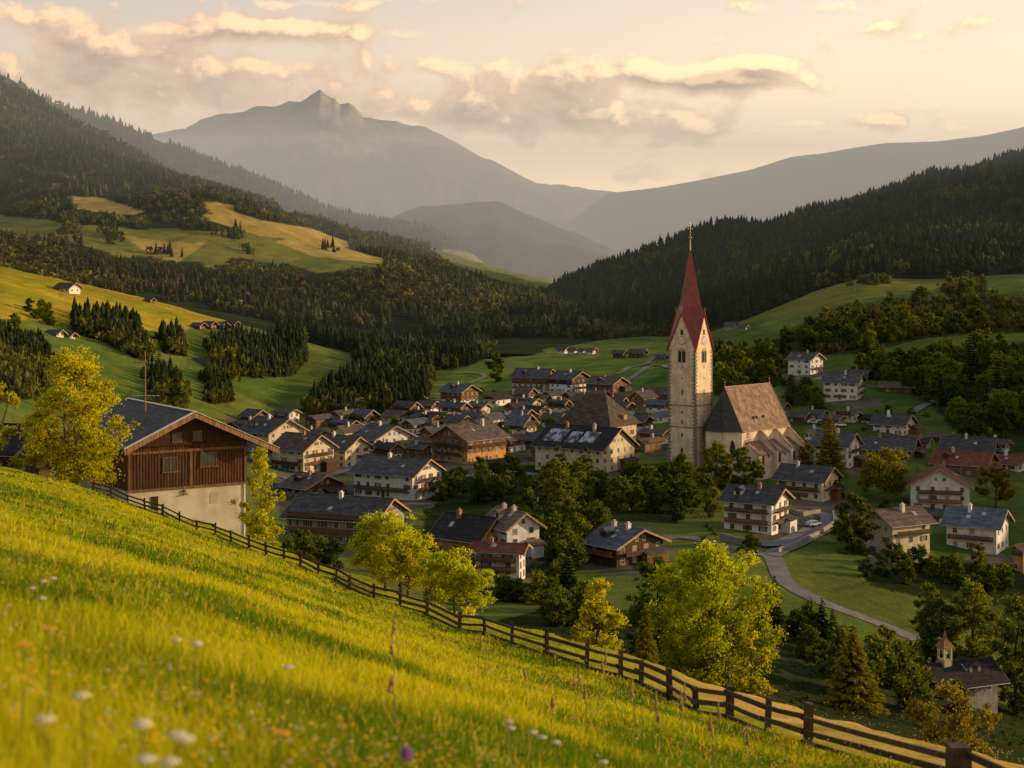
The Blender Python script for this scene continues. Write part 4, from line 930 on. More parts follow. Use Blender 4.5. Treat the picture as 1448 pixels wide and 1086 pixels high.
    # choir windows on the polygon
    def wallarch(p0, p1, f, z, w, h, name='lancet_window', par=nave, mat=dark, out=.05):
        p0 = np.array(p0); p1 = np.array(p1); u = (p1 - p0) / np.linalg.norm(p1 - p0); mm = p0 + (p1 - p0) * f; nrm = np.array([u[1], -u[0]]); mb = MB(); pts = [(-w / 2, 0), (w / 2, 0), (w / 2, h * .7), (w * .28, h * .9), (0, h), (-w * .28, h * .9), (-w / 2, h * .7)]
        cc = np.array([W / 2, L / 2]); 
        if np.dot(nrm, mm - cc) < 0: nrm = -nrm
        A0 = [w3(*(mm + u * a + nrm * out), z + b) for a, b in pts]; B0 = [w3(*(mm + u * a - nrm * .1), z + b) for a, b in pts]; nn = len(pts)
        mb.add(A0 + B0, [tuple(range(nn)), tuple(range(2 * nn - 1, nn - 1, -1))] + [(i, nn + i, nn + (i + 1) % nn, (i + 1) % nn) for i in range(nn)]); return mb.build(name, mat, par)
    for p0, p1 in ((foot[0], foot[5]), (foot[5], foot[4]), (foot[4], foot[3])):
        wallarch(p0, p1, .5, 2.6, 1.9, 6.6, 'window_surround', nave, M_stone, .03); wallarch(p0, p1, .5, 2.9, 1.4, 6.0)
    # side chapels with lean-to roofs between sloping buttresses
    dep = 5.2; zt = HN - 3.8; zl = HN - 7.0
    bs = [1.2, 9.3, 17.4, 25.2]
    for i in range(3):
        b0, b1 = bs[i] + .9, bs[i + 1] - .1; m = MB(); dd_ = dep * (.9 if i == 0 else 1)
        m.hexa([w3(-dd_, b0, -3), w3(-dd_, b1, -3), w3(0.0 - .01, b1, -3), w3(-.01, b0, -3), w3(-dd_, b0, zl), w3(-dd_, b1, zl), w3(-.01, b1, zt), w3(-.01, b0, zt)]); ch = m.build('side_chapel', nv, nave)
        m = MB(); z1, z2 = zl - .25, zt + .05; p = [w3(-dd_ - .5, b0 - .2, z1), w3(-dd_ - .5, b1 + .2, z1), w3(-.02, b1 + .2, z2), w3(-.02, b0 - .2, z2)]; m.hexa(p + [(x, y, z + .28) for x, y, z in p]); m.build('lean_to_roof', nr, ch)
        for f in (.3, .72):
            wallarch((-dd_, b0), (-dd_, b1), f, 1.8 if f < .5 else 3.6, 1.1 if f < .5 else .7, 3.2 if f < .5 else 1.0, 'chapel_window', ch)
    for b in (bs[1], bs[2], bs[3]):
        m = MB(); w = .8; dp = dep + 1.0
        m.hexa([w3(-dp, b - .15, -3), w3(-dp, b + w, -3), w3(-.01, b + w, -3), w3(-.01, b - .15, -3), w3(-dp, b - .15, zl + .9), w3(-dp, b + w, zl + .9), w3(-.01, b + w, HN - .5), w3(-.01, b - .15, HN - .5)]); bu = m.build('buttress', nv, nave)
        m = MB(); p = [w3(-dp - .2, b - .25, zl + .9), w3(-dp - .2, b + w + .1, zl + .9), w3(-.02, b + w + .1, HN - .45), w3(-.02, b - .25, HN - .45)]; m.hexa(p + [(x, y, z + .22) for x, y, z in p]); m.build('buttress_coping', nr, bu)
    # low porch at the far end
    m = MB(); m.hexa([w3(1, L, -3), w3(1, L + 4, -3), w3(W - 1, L + 4, -3), w3(W - 1, L, -3), w3(1, L, HN - 2), w3(1, L + 4, HN - 4), w3(W - 1, L + 4, HN - 4), w3(W - 1, L, HN - 2)]); po = m.build('porch', nv, nave)
    m = MB(); p = [w3(.2, L, HN - 2), w3(.2, L + 4.8, HN - 4.3), w3(W - .2, L + 4.8, HN - 4.3), w3(W - .2, L, HN - 2)]; m.hexa(p + [(x, y, z + .25) for x, y, z in p]); m.build('porch_roof', nr, po)
church()

# ------------------------------------------------------------------ farmhouse at the left
def planks(name, a, b): return surf(name, a, b, scale=2.2, stretch=(7, 7, .6), bump=.5, rough=.8, streak=((6, 6, .3), (.55, .5, .45)))
def farmhouse():
    d = 160.0; k = d / F; ph = R(57); P = ((180 - HX) * k, d, (HY - 745) * k)
    W = 150 * k / math.sin(ph); L = 19.0
    t = empty('farmhouse', P, math.atan2(math.sin(ph), -math.cos(ph)))
    tag(t, 'old farmhouse with plastered base and dark timber gable beside the yellow green birch', 'farmhouse')
    zc = (745 - 695) * k; zf = (745 - 629) * k; zbm = (745 - 641) * k; zr = (745 - 588) * k; Y = lambda v: -v
    pl = surf('farm_plaster', (.50,.45,.37), (.42,.37,.30), scale=.5, detail=12, lo=.3, hi=.6, streak=((.5,.5,.35),(.86,.84,.80)), bump=.3); wd = planks('farm_boards', (.15,.065,.027), (.05,.024,.012)); wd2 = planks('gable_boards', (.07,.03,.015), (.03,.015,.009))
    m = MB(); m.box(0, L, -W, 0, -9, zc); m.build('plaster_wall', pl, t)
    m = MB(); m.box(-.12, L, -W - .1, .1, zc + .02, zf - .35); up = m.build('timber_wall', wd, t)
    m = MB()
    for i in range(int(W / .34)):
        y = -W + i * .34; m.box(-.16, -.121, y, y + .05, zc + .1, zf - .4)
    m.build('board_strips', wd2, up)
    m = MB(); tp = (zr - zf) / (W / 2); e = .3
    m.prism([(0.1, zf - .3), (-W - .1, zf - .3), (-W / 2, zr - .25)], -.5, L - .2, 'x'); gb = m.build('gable_wall', wd2, t)
    m = MB(); m.box(-.34, -.121, -W - .2, .2, zbm - .2, zbm + .1); m.box(-.3, -.121, -W - .12, .12, zc - .12, zc + .12)
    for y in (-.0, -W / 2 - .15, -W + .25): m.box(-.22, -.122, y - .28, y, zc + .13, zbm - .21)
    m.build('beams', planks('beam_wood', (.26,.14,.07), (.12,.06,.03)), up)
    # roof
    rf = surf('farm_roof_shingles', (.115,.11,.115), (.06,.056,.058), scale=.8, detail=8, rough=.7, bricks=(.5,.34,.035), streak=((.5,1.5,1),(.65,.62,.6)), bump=.6)
    oh = 3.1; go = 2.2; th = .26; m = MB()
    for a in (-1, 1):
        yE = 0 + oh * .34 if a < 0 else -W - oh; ze = zf - (oh * .34 if a < 0 else oh) * tp
        p = [(-go, yE, ze), (L + 1.5, yE, ze), (L + 1.5, -W / 2, zr), (-go, -W / 2, zr)]; m.hexa(p + [(x, y, z + th) for x, y, z in p])
    ro = m.build('roof', rf, t)
    m = MB()
    for yE in (oh * .34, -W - oh):
        ze = zf - (yE if yE > 0 else oh) * tp
        m.hexa([(-go - .1, yE, ze - .38), (-go - .01, yE, ze - .38), (-go - .01, -W / 2, zr - .38), (-go - .1, -W / 2, zr - .38), (-go - .1, yE, ze + th + .04), (-go - .01, yE, ze + th + .04), (-go - .01, -W / 2, zr + th + .04), (-go - .1, -W / 2, zr + th + .04)])
    m.build('bargeboard', planks('barge_wood', (.40,.24,.12), (.2,.11,.06)), ro)
    m = MB()
    for yE in (oh * .34, -W - oh):
        ze = zf - (yE if yE > 0 else oh) * tp + th + .03; p = [(-go - .2, yE, ze), (-go + .35, yE, ze), (-go + .35, -W / 2, zr + th + .03), (-go - .2, -W / 2, zr + th + .03)]; m.hexa(p + [(x, y, z + .05) for x, y, z in p])
    m.box(-go, L + 1.5, -W / 2 - .2, -W / 2 + .2, zr + th - .02, zr + th + .08); m.build('metal_flashing', surf('bright_flashing', (.62,.60,.56), (.45,.43,.4), scale=3, rough=.35, metal=.6), ro)
    m = MB()
    for i in range(9):
        f = (i + .5) / 9; 
        for sd in (0, 1):
            y = (oh * .34 - .3) * (1 - f) + (-W / 2) * f if sd == 0 else (-W - oh + .3) * (1 - f) + (-W / 2) * f; z = (zf - (oh * .34 if sd == 0 else oh) * tp) * (1 - f) + zr * f - .2; m.box(-go + .1, -.5, y - .09, y + .09, z - .02, z + .14)
    m.build('purlins', wd2, ro)
    def win(y, z, w, h, x=-.16):
        fr = MB(); tt_ = .12
        fr.box(x - .08, x, y - w / 2 - tt_, y + w / 2 + tt_, z + h / 2, z + h / 2 + tt_); fr.box(x - .12, x, y - w / 2 - tt_ - .1, y + w / 2 + tt_ + .1, z - h / 2 - tt_, z - h / 2)
        fr.box(x - .08, x, y - w / 2 - tt_, y - w / 2, z - h / 2, z + h / 2); fr.box(x - .08, x, y + w / 2, y + w / 2 + tt_, z - h / 2, z + h / 2); fr.box(x - .06, x - .01, y - .04, y + .04, z - h / 2, z + h / 2)
        o = fr.build('window', planks('farm_frame', (.24,.12,.05), (.12,.06,.03)), t); g = MB(); g.box(x - .03, x + .04, y - w / 2, y + w / 2, z - h / 2, z + h / 2); g.build('pane', M_glass, o)
    sc = W / 158.
    win(-(232 - 177) * sc, (745 - 661) * k, 1.5, 1.5, -.17); win(-(283 - 177) * sc, (745 - 657) * k, 1.7, 1.5, -.17); win(-(239 - 177) * sc, (745 - 622) * k, .8, .9, -.5); win(-(266 - 177) * sc, (745 - 621) * k, .8, .9, -.5)
    # lower wall details
    m = MB(); m.box(-.1, .05, -(212 - 177) * sc - .4, -(212 - 177) * sc + .4, (745 - 722) * k - 1, (745 - 713) * k + .6); m.build('door', wd2, t)
    m = MB(); y = -(291 - 177) * sc; m.prism([(y - .45, (745 - 713) * k - .7), (y + .45, (745 - 713) * k - .7), (y + .45, (745 - 713) * k + .4), (y, (745 - 713) * k + .75), (y - .45, (745 - 713) * k + .4)], -.03, .1, 'x'); m.build('blocked_window', surf('pale_block', (.42,.36,.27), (.3,.25,.19), scale=2), t)
    m = MB(); y = -(252 - 177) * sc; m.box(-.35, .0, y - .25, y + .25, (745 - 706) * k, (745 - 706) * k + .12); m.box(-.22, .0, y - .06, y + .2, (745 - 703) * k, (745 - 703) * k + .3); m.build('wall_lamp', M_shut, t)
    m = MB(); m.tube([(-.08, -W + .25, zc), (-.08, -W + .25, -9)], [.06, .06], 6); m.build('downpipe', M_metal, t)
    # aerial, on the roof
    ap = MB(); ax = (4.5, -W / 2 + .0); zt = zr + 7.2
    a = empty('aerial_mast', (0, 0, 0)); wx = P[0] + ax[0] * -math.cos(ph) - ax[1] * math.sin(ph); 
    # world position of the mast foot
    r_ = t.rotation_euler.z; wxp = P[0] + ax[0] * math.cos(r_) - ax[1] * math.sin(r_); wyp = P[1] + ax[0] * math.sin(r_) + ax[1] * math.cos(r_)
    dm = wyp; wxp = (205.5 - HX) / F * dm                       # where the photo shows it above the ridge
    zb = P[2] + zr - .6; ztop = (HY - 497) / F * dm
    a.location = (wxp, wyp, zb); tag(a, 'tall rusty pole with cross arms rising above the farmhouse roof', 'aerial')
    h = ztop - zb; m = MB(); m.tube([(0, 0, -1.5), (0, 0, h)], [.09, .06], 8); m.build('pole', surf('rusty_pole', (.34,.17,.10), (.2,.1,.06), scale=3), a)
    m = MB(); hh = h - 1.3; m.box(-1.1, 1.0, -.04, .04, hh, hh + .08); m.box(-.5, .5, -.035, .045, h - .5, h - .43); 
    for x in (-1.05, -.5, .5, .95): m.box(x - .05, x + .05, -.07, .07, hh - .12, hh + .22)
    m.build('cross_arm', surf('rusty_arm', (.30,.16,.10), (.2,.1,.06), scale=3), a)
    m = MB(); h2 = h * .30; m.box(-1.4, 1.6, -.03, .05, h2, h2 + .07)
    for i in range(7): m.box(-1.35 + i * .45, -1.32 + i * .45, -.5, .5, h2 + .07, h2 + .1)
    m.build('antenna_array', M_metal, a)
farmhouse()
house(16,690,170,26,58,phi=16,g='R',wall='wood',roof='black',pitch=28,d=175,label='dark timber barn at the left edge behind the birch',chim=0,sky=0,shut=False,name='barn',cat='barn',oh=1.8,storeys=1,base_drop=6)

# chapel at the lower right
def chapel():
    t = house(1336,990,20,86,24,phi=68,g='L',wall='grey',roof='black',pitch=36,label='small chapel with dark roof and little bell turret at the lower right',chim=0,sky=1,name='chapel',cat='chapel',storeys=1,oh=1.3,shut=False,dmin=225)
    k = t.location.y / F; x = 2.4
    # turret sits on the ridge near the front gable
    ws = [c for c in t.children if c.name.startswith('roof')][0]
    ys = [v.co.y for v in ws.data.vertices]; yc = (min(ys) + max(ys)) / 2; zr = max(v.co.z for v in ws.data.vertices)
    m = MB(); s = .85
    for a in (-s, s - .3):
        for b in (-s, s - .3): m.box(x + a, x + a + .3, yc + b, yc + b + .3, zr - 1.2, zr + 2.4)
    m.box(x - s, x + s, yc - s, yc + s, zr - 1.2, zr + .5); m.box(x - s - .1, x + s + .1, yc - s - .1, yc + s + .1, zr + 2.4, zr + 2.6); tu = m.build('bell_turret', M_cream, t)
    m = MB(); e = s + .3; m.add([(x - e, yc - e, zr + 2.6), (x + e, yc - e, zr + 2.6), (x + e, yc + e, zr + 2.6), (x - e, yc + e, zr + 2.6), (x - .3, yc - .3, zr + 3.9), (x + .3, yc - .3, zr + 3.9), (x + .3, yc + .3, zr + 3.9), (x - .3, yc + .3, zr + 3.9), (x, yc, zr + 5.4)],
        [(3, 2, 1, 0), (0, 1, 5, 4), (1, 2, 6, 5), (2, 3, 7, 6), (3, 0, 4, 7), (4, 5, 8), (5, 6, 8), (6, 7, 8), (7, 4, 8)]); m.build('turret_cap', surf('turret_copper', (.32,.16,.08), (.18,.09,.05), scale=3), tu)
    m = MB(); m.ball((x, yc, zr + 1.4), .42, 10, 8, 1.1); m.build('bell', M_metal, tu)
chapel()

def car(px, py, rz, col, label):
    P = valley.hit(px, py); t = empty('parked_car', tuple(P), rz); tag(t, label, 'car', 'cars parked in the village'); m = MB()
    pr = [(-2.1,.35),(2.1,.35),(2.15,.75),(1.3,.92),(.75,1.42),(-1.1,1.45),(-1.9,.98),(-2.15,.85)]; m.prism(pr, -.86, .86, 'y'); m.build('body', surf('car_paint_' + col[0], col[1], tuple(.8 * v for v in col[1]), rough=.3, spec=.6), t)
    g = MB(); g.prism([(1.22,.95),(.72,1.36),(-1.05,1.38),(-1.75,1.0)], -.875, .875, 'y'); g.build('window_glass', M_glass, t)
    for x in (-1.35, 1.35):
        for y in (-.82, .82):
            w = MB(); w.tube([(x, y - .1, .33), (x, y + .1, .33)], [.33, .33], 14); w.build('wheel', surf('tyre', (.02,.02,.02), rough=.9), t)
WC = ('white', (.75,.75,.74)); SC = ('silver', (.40,.42,.44)); RC = ('red', (.35,.03,.02))
car(903, 560, .3, WC, 'white car parked left of the church tower beside the meadow tracks')
car(1150, 599, .1, WC, 'leftmost white car of the row below the big white slope house'); car(1161, 600, .15, SC, 'silver car between white cars below the big white slope house'); car(1188, 603, .2, WC, 'rightmost white car of the row below the big white slope house')
car(1150, 744, .7, SC, 'silver car parked on the turning road beside the stacked balcony chalet')
car(700, 672, .1, WC, 'white car on the lane between the ochre chalet and the cream barn')

# low stone walls round the yards
def garden_wall(pts, h, label, w=.45):
    P = [valley.hit(x, y) for x, y in pts]; o = P[0]; t = None; m = MB()
    for a, b in zip(P[:-1], P[1:]):
        u = b - a; n = max(1, int(np.linalg.norm(u[:2]) / 2.5)); nn = np.array([-u[1], u[0], 0]); nn /= np.linalg.norm(nn) + 1e-9; nn *= w / 2
        for i in range(n):
            p, q = a + u * i / n, a + u * (i + 1) / n; p = np.array([p[0], p[1], valley.height(p[0], p[1])]) - o; q = np.array([q[0], q[1], valley.height(q[0], q[1])]) - o
            z = (0, 0, h); m.hexa([tuple(v) for v in (p - nn - (0, 0, 1), q - nn - (0, 0, 1), q + nn - (0, 0, 1), p + nn - (0, 0, 1), p - nn + z, q - nn + z, q + nn + z, p + nn + z)])
    ob = m.build('garden_wall', surf('rubble_wall', (.30,.28,.25), (.17,.16,.145), scale=1.6, detail=10, bump=.6), None, loc=tuple(o)); tag(ob, label, 'wall', 'low stone walls in the village')
garden_wall([(1018,762),(1040,768),(1062,774)], 1.5, 'rubble wall below the left side of the stacked balcony chalet')
garden_wall([(1100,783),(1128,772),(1152,760),(1180,742),(1178,728)], 1.2, 'curved stone wall along the outer edge of the turning road')
garden_wall([(1228,795),(1262,806),(1300,800)], 1.6, 'stone wall at the foot of the beige three storey house')
garden_wall([(1108,722),(1135,730),(1160,726)], 1.1, 'short wall below the cream house behind the stacked balcony chalet')
garden_wall([(700,800),(735,832),(765,838)], 1.4, 'low wall round the red roofed house by the fruit trees')
garden_wall([(1120,536),(1150,539),(1168,535)], 1.2, 'terrace wall under the lone white hotel')

# ------------------------------------------------------------------ wooden fence across the slope
def fence():
    pts = [(130,130),(335,110),(500,92),(650,75),(880,52),(1030,42),(1140,33),(1355,22),(1500,17.5)]
    fpx = [p for p, _ in pts]; fdv = [q for _, q in pts]
    posts = list(np.arange(132, 490, 24.5)) + [495,529,566,603,649,686,723,773,829,877,906,948,987,1031,1084,1142,1355,1490]
    rs = random.Random(5); dsm = lambda p: float(np.exp(np.interp(p, fpx, np.log(fdv))))
    W3 = []
    for p in posts: d = dsm(p); x = (p - HX) / F * d; W3.append(np.array([x, d, float(meadow_z(x, d))]))
    t = empty('wooden_fence', tuple(W3[10])); tag(t, 'weathered brown post and rail fence running down the meadow slope', 'fence')
    o = W3[10]; wm = surf('fence_wood', (.105,.062,.036), (.045,.028,.018), scale=3, stretch=(3,3,.6), bump=.6, detail=8, rand=.25)
    wr = surf('fence_rail_wood', (.095,.060,.036), (.035,.023,.015), scale=3, bump=.6, detail=8, rand=.25)
    big = {1355: .165, 1142: .10, 1031: .115, 948: .10, 649: .11}
    for p, w in zip(posts, W3):
        hs = np.interp(p, [0, 1000, 1142, 1355], [1.0, .95, .80, .66]); h = (1.05 + rs.uniform(-.16, .14)) * (1.1 if p in big else 1) * hs; r = big.get(p, .075 + rs.uniform(-.012, .02)); l = (rs.uniform(-.10, .10), rs.uniform(-.08, .08))
        q = w - o; m = MB()
        if p == 1355: h = .74
        m.hexa([(q[0] + a * r, q[1] + b * r, q[2] - .5) for a, b in ((-1, -1), (1, -1), (1, 1), (-1, 1))] + [(q[0] + l[0] + a * r * .9, q[1] + l[1] + b * r * .9, q[2] + h + rs.uniform(-.03, .03)) for a, b in ((-1, -1), (1, -1), (1, 1), (-1, 1))])
        m.build('post', wm, t)
    for i in range(len(W3) - 1):
        a, b = W3[i] - o, W3[i + 1] - o; u = (b - a) / np.linalg.norm(b - a); nrm = np.array([-u[1], u[0], 0]); nrm /= np.linalg.norm(nrm); nrm *= -1 if nrm[1] > 0 else 1
        for j, hz in enumerate((.18, .52, .88)):
            hsa, hsb = np.interp([posts[i], posts[i + 1]], [0, 1000, 1142, 1355], [1.0, .95, .80, .66]); za, zb = (hz + rs.uniform(-.05, .05)) * hsa, (hz + rs.uniform(-.05, .05)) * hsb; hw = (.062 + rs.uniform(-.014, .016)) * (1 if posts[i] < 1000 else .85); th = .028; off = nrm * .10; ex_ = u * .16; m = MB(); off = off * (1 + .5 * (i % 2))
            pa, pb = a - ex_ + off, b + ex_ + off; mid = (pa + pb) / 2; sg = rs.uniform(-.02, .012)
            for (s0, z0_, s1, z1_) in ((pa, za, mid, (za + zb) / 2 + sg), (mid, (za + zb) / 2 + sg, pb, zb)):
                P0 = [s0 - nrm * th + (0, 0, z0_ - hw), s0 + nrm * th + (0, 0, z0_ - hw), s1 + nrm * th + (0, 0, z1_ - hw), s1 - nrm * th + (0, 0, z1_ - hw)]
                P1 = [s0 - nrm * th + (0, 0, z0_ + hw), s0 + nrm * th + (0, 0, z0_ + hw), s1 + nrm * th + (0, 0, z1_ + hw), s1 - nrm * th + (0, 0, z1_ + hw)]
                m.hexa([tuple(v) for v in P0 + P1])
            m.build('rail', wr, t)
fence()
# ------------------------------------------------------------------ trees
bark = surf('bark', (.10,.07,.045), (.05,.035,.022), scale=3, stretch=(3,3,.8), bump=.5)
bark_pale = surf('pale_bark', (.22,.17,.11), (.10,.075,.05), scale=3, stretch=(3,3,.8), bump=.5)
def leaf_cloud(cen, rad, n, size, g, flat=.0):
    """n leaf-sized quads spread around the clump centres cen (k,3) with radii rad (k,)"""
    k = len(cen); w = rad ** 2; idx = g.choice(k, n, p=w / w.sum())
    v = g.normal(size=(n, 3)); v /= np.linalg.norm(v, axis=1)[:, None]; rr = np.minimum(np.abs(g.normal(size=n)) * .55 + .12 * g.random(n), 1.5)
    off = v * (rr * rad[idx])[:, None]; off[:, 2] *= .75; p = cen[idx] + off
    a = g.normal(size=(n, 3)); a += v * 1.0; a /= np.linalg.norm(a, axis=1)[:, None]
    b = np.cross(a, g.normal(size=(n, 3))); b /= np.linalg.norm(b, axis=1)[:, None]; c = np.cross(a, b)
    s = size * g.uniform(.55, 1.3, n)[:, None]
    V = np.stack([p - b * s, p + c * s * .55, p + b * s, p - c * s * .55], 1).reshape(-1, 3)
    f = np.arange(n * 4).reshape(n, 4)
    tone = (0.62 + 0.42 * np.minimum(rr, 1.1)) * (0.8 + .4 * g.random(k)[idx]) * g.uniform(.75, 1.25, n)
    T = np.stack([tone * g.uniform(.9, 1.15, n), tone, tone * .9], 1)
    return V, f, np.repeat(T, 4, 0)
def crown_shape(kind, t):
    """radius (0..1) at height fraction t of the crown"""
    if kind == 'round': return np.sqrt(np.clip(1 - (2 * t - .9) ** 2 / 1.21, 0, 1))
    if kind == 'birch': return np.clip(np.sin(np.pi * np.clip(t * .88 + .12, 0, 1)) ** .75, 0, 1) * (1 - .15 * t)
    if kind == 'egg': return np.sin(np.pi * np.clip(t * .82 + .12, 0, 1)) ** .6
    return np.clip(1 - t, 0, 1)
def broad(seed, H, Rr, kind='round', n=9000, leaf=.22, k=70, trunk=.28, base=.22, clump=.24, pale=False, stems=1, limbs=12, mat=None, twig=True):
    g = np.random.default_rng(seed); q = MB()
    hb = H * base; cen = []; rad = []
    nl = max(7, min(20, k // 9)); LB_ = []
    for i in range(nl):                       # big uneven boughs that give the crown its outline
        t = (i + g.random()) / nl; r = crown_shape(kind, t) * Rr * g.uniform(.45, .80) * (1 if t < .9 else .3); a = i * 2.4 + g.uniform(-.5, .5)
        LB_.append((r * math.cos(a), r * math.sin(a), hb + t * (H - hb) * .88, Rr * g.uniform(.30, .46) * (1 - .25 * t)))
    for i in range(k):
        if i % 5 == 0:
            t = g.random(); r = crown_shape(kind, t) * Rr * .55 * g.random() ** .5; a = g.uniform(0, 2 * pi); c = (r * math.cos(a), r * math.sin(a), hb + t * (H - hb) * .9)
        else:
            L0 = LB_[g.integers(0, nl)]; v = g.normal(size=3); v /= np.linalg.norm(v); q_ = L0[3] * g.random() ** .35; c = (L0[0] + v[0] * q_, L0[1] + v[1] * q_, max(L0[2] + v[2] * q_ * .9, hb * .8)); t = c[2] / H
        cen.append(c); rad.append(Rr * clump * g.uniform(.45, 1.2) * (1 - .25 * t))
    cen = np.array(cen); rad = np.array(rad)
    tips = []
    for s in range(stems):
        a = 2 * pi * s / stems + seed; ox, oy = (math.cos(a) * trunk * 1.2, math.sin(a) * trunk * 1.2) if stems > 1 else (0, 0); ln = .10 * H if stems > 1 else .02 * H
        top = H * .8; pts = [(ox * .6, oy * .6, -.8)] ; m = 6
        for j in range(1, m + 1):
            f = j / m; pts.append((ox + math.cos(a) * ln * f + g.normal() * .03 * H * f * .5, oy + math.sin(a) * ln * f + g.normal() * .03 * H * f * .5, top * f))
        rs_ = [trunk * (1.25 if j == 0 else 1 - .85 * j / m) / (1 if stems == 1 else 1.3) for j in range(m + 1)]; q.tube(pts, rs_, 7); tips.append(pts)
    order = g.permutation(k)[:limbs * 2]
    for j, ci in enumerate(order):
        c = cen[ci]; pts = tips[j % len(tips)]; zs = max(hb * .55, c[2] * .62 - .4); zz = [p[2] for p in pts]; f = np.interp(zs, zz, range(len(zz))); i0 = min(int(f), len(pts) - 2); p0 = np.array(pts[i0]) * (1 - (f - i0)) + np.array(pts[i0 + 1]) * (f - i0)
        mid = (p0 + c) / 2 + (0, 0, -.04 * H) + g.normal(size=3) * .02 * H; r0 = trunk * (.42 if j < limbs else .2) * (1 - .5 * zs / H); q.tube([tuple(p0), tuple(mid), tuple(c)], [r0, r0 * .6, r0 * .2], 5)
        if twig:
            for _ in range(3):
                e = c + g.normal(size=3) * rad[ci] * .8; q.tube([tuple(mid * .3 + c * .7), tuple(e)], [r0 * .25, r0 * .06], 4)
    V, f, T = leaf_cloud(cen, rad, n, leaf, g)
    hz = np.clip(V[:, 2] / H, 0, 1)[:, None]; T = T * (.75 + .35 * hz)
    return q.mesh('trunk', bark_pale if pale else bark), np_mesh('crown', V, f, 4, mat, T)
def conifer(seed, H, Rr, n=4000, leaf=.3, mat=None, tiers=22):
    g = np.random.default_rng(seed); q = MB(); q.tube([(0, 0, -.8), (0, 0, H * .5), (0, 0, H * .99)], [H * .018, H * .01, .02], 6)
    P = []; D = []
    for i in range(tiers):
        t = i / tiers; z = H * (.07 + .92 * t); r = Rr * (1 - t) ** .85 * g.uniform(.82, 1.12) + .1; m = max(5, int(11 * (1 - t) + 4)); a0 = g.uniform(0, 6.28)
        for j in range(m):
            a = a0 + 2 * pi * j / m + g.normal() * .15; rr = r * g.uniform(.72, 1.12); P.append((a, z, rr))
    P = np.array(P); w = P[:, 2] ** 1.3; idx = g.choice(len(P), n, p=w / w.sum()); u = g.random(n) ** .6; a = P[idx, 0] + g.normal(size=n) * .16 / (u + .4); r = P[idx, 2] * u
    z = P[idx, 1] - r * .28 + (u ** 2) * P[idx, 2] * .12 + g.normal(size=n) * .10
    p = np.stack([np.cos(a) * r, np.sin(a) * r, z], 1); out = np.stack([np.cos(a), np.sin(a), -.25 + 0 * a], 1); s = leaf * g.uniform(.6, 1.3, n)[:, None]
    sd = np.stack([-np.sin(a), np.cos(a), g.normal(size=n) * .5], 1); 
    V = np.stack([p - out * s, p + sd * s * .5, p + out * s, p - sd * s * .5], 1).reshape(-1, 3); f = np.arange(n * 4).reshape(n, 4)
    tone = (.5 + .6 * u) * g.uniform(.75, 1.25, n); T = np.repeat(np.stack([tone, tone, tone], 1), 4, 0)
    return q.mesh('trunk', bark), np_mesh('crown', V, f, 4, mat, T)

L_gold = leafmat('leaves_sunny_yellow_green', (.46,.49,.016), .5, .06)  # foreground trees: the low sun's yellow is put into the leaf colour
L_yel = leafmat('leaves_warm_yellow', (.46,.40,.02), .5, .1)
L_green = leafmat('leaves_mid_green', (.13,.175,.022), .42, .26)
L_dark = leafmat('leaves_dark_green', (.09,.13,.02), .38, .25)  # darker leaf copy for trees standing in shade
L_con = leafmat('needles_dark', (.036,.058,.018), .2, .25)
L_congold = leafmat('needles_olive', (.22,.21,.02), .35, .2)
def put(name, tk, loc, rz, sc, label, group, cat='tree'):
    t = empty(name, loc, rz); t.scale = (sc[0], sc[0], sc[1]); tag(t, label, cat, group)
    link('trunk', tk[0], t); link('crown', tk[1], t); return t
def hero(px, py, d, hpx, wpx, label, kind='round', name='broadleaf_tree', n=9000, leaf=.2, mat=None, seed=1, sheet='m', con=False, **kw):
    x = (px - HX) / F * d; H = hpx * d / F
    if sheet == 'm': z = float(meadow_z(x, d))
    else:
        if d > 330: P = valley.hit(px, py, 300); x, d, z = [float(v) for v in P]; H = hpx * d / F
        else: z = float(valley.height(x, d)); zt = (HY - py + hpx) / F * d; H = max(zt - z, 2.0)
    H = float(H); Rr = wpx / 2 * d / F
    tk = conifer(seed, H, Rr, n, leaf, mat) if con else broad(seed, H, Rr, kind, n, leaf, mat=mat, **kw)
    put(name, tk, (x, d, z), 0, (1, 1), label, None)
# trees by the farmhouse and along the fence
hero(106,700,137,205,165,'tall airy yellow green birch in front of the farmhouse','birch',n=60000,leaf=.125,k=340,mat=L_gold,seed=3,pale=True,trunk=.22,base=.10,clump=.17,stems=3,limbs=26,name='birch_tree')
hero(-6,640,170,115,80,'golden tree cut by the left edge of the photo','round',n=9000,leaf=.2,k=60,mat=L_yel,seed=4,sheet='p')
hero(366,775,150,158,74,'slender yellow green birch right of the farmhouse','birch',n=34000,leaf=.115,k=220,mat=L_gold,seed=5,pale=True,trunk=.14,base=.06,clump=.21,stems=2,limbs=20,name='birch_tree',sheet='p')
hero(545,838,108,112,122,'left fruit tree of the pair touching the fence','round',n=34000,leaf=.085,k=200,mat=L_gold,seed=6,trunk=.16,base=.30,clump=.19,limbs=16,name='fruit_tree')
hero(572,845,104,92,104,'right fruit tree of the pair, with forked trunk','round',n=24000,leaf=.085,k=150,mat=L_gold,seed=16,trunk=.15,base=.32,clump=.19,stems=2,limbs=16,name='fruit_tree')
hero(643,868,95,92,128,'low spreading fruit tree right of the pair by the fence','round',n=32000,leaf=.08,k=180,mat=L_gold,seed=8,trunk=.11,base=.30,clump=.17,limbs=18,name='fruit_tree')
hero(600,838,116,40,150,'round shrub behind the fruit trees','round',n=6000,leaf=.14,k=50,mat=L_gold,seed=9,base=.05,trunk=.06,name='shrub')
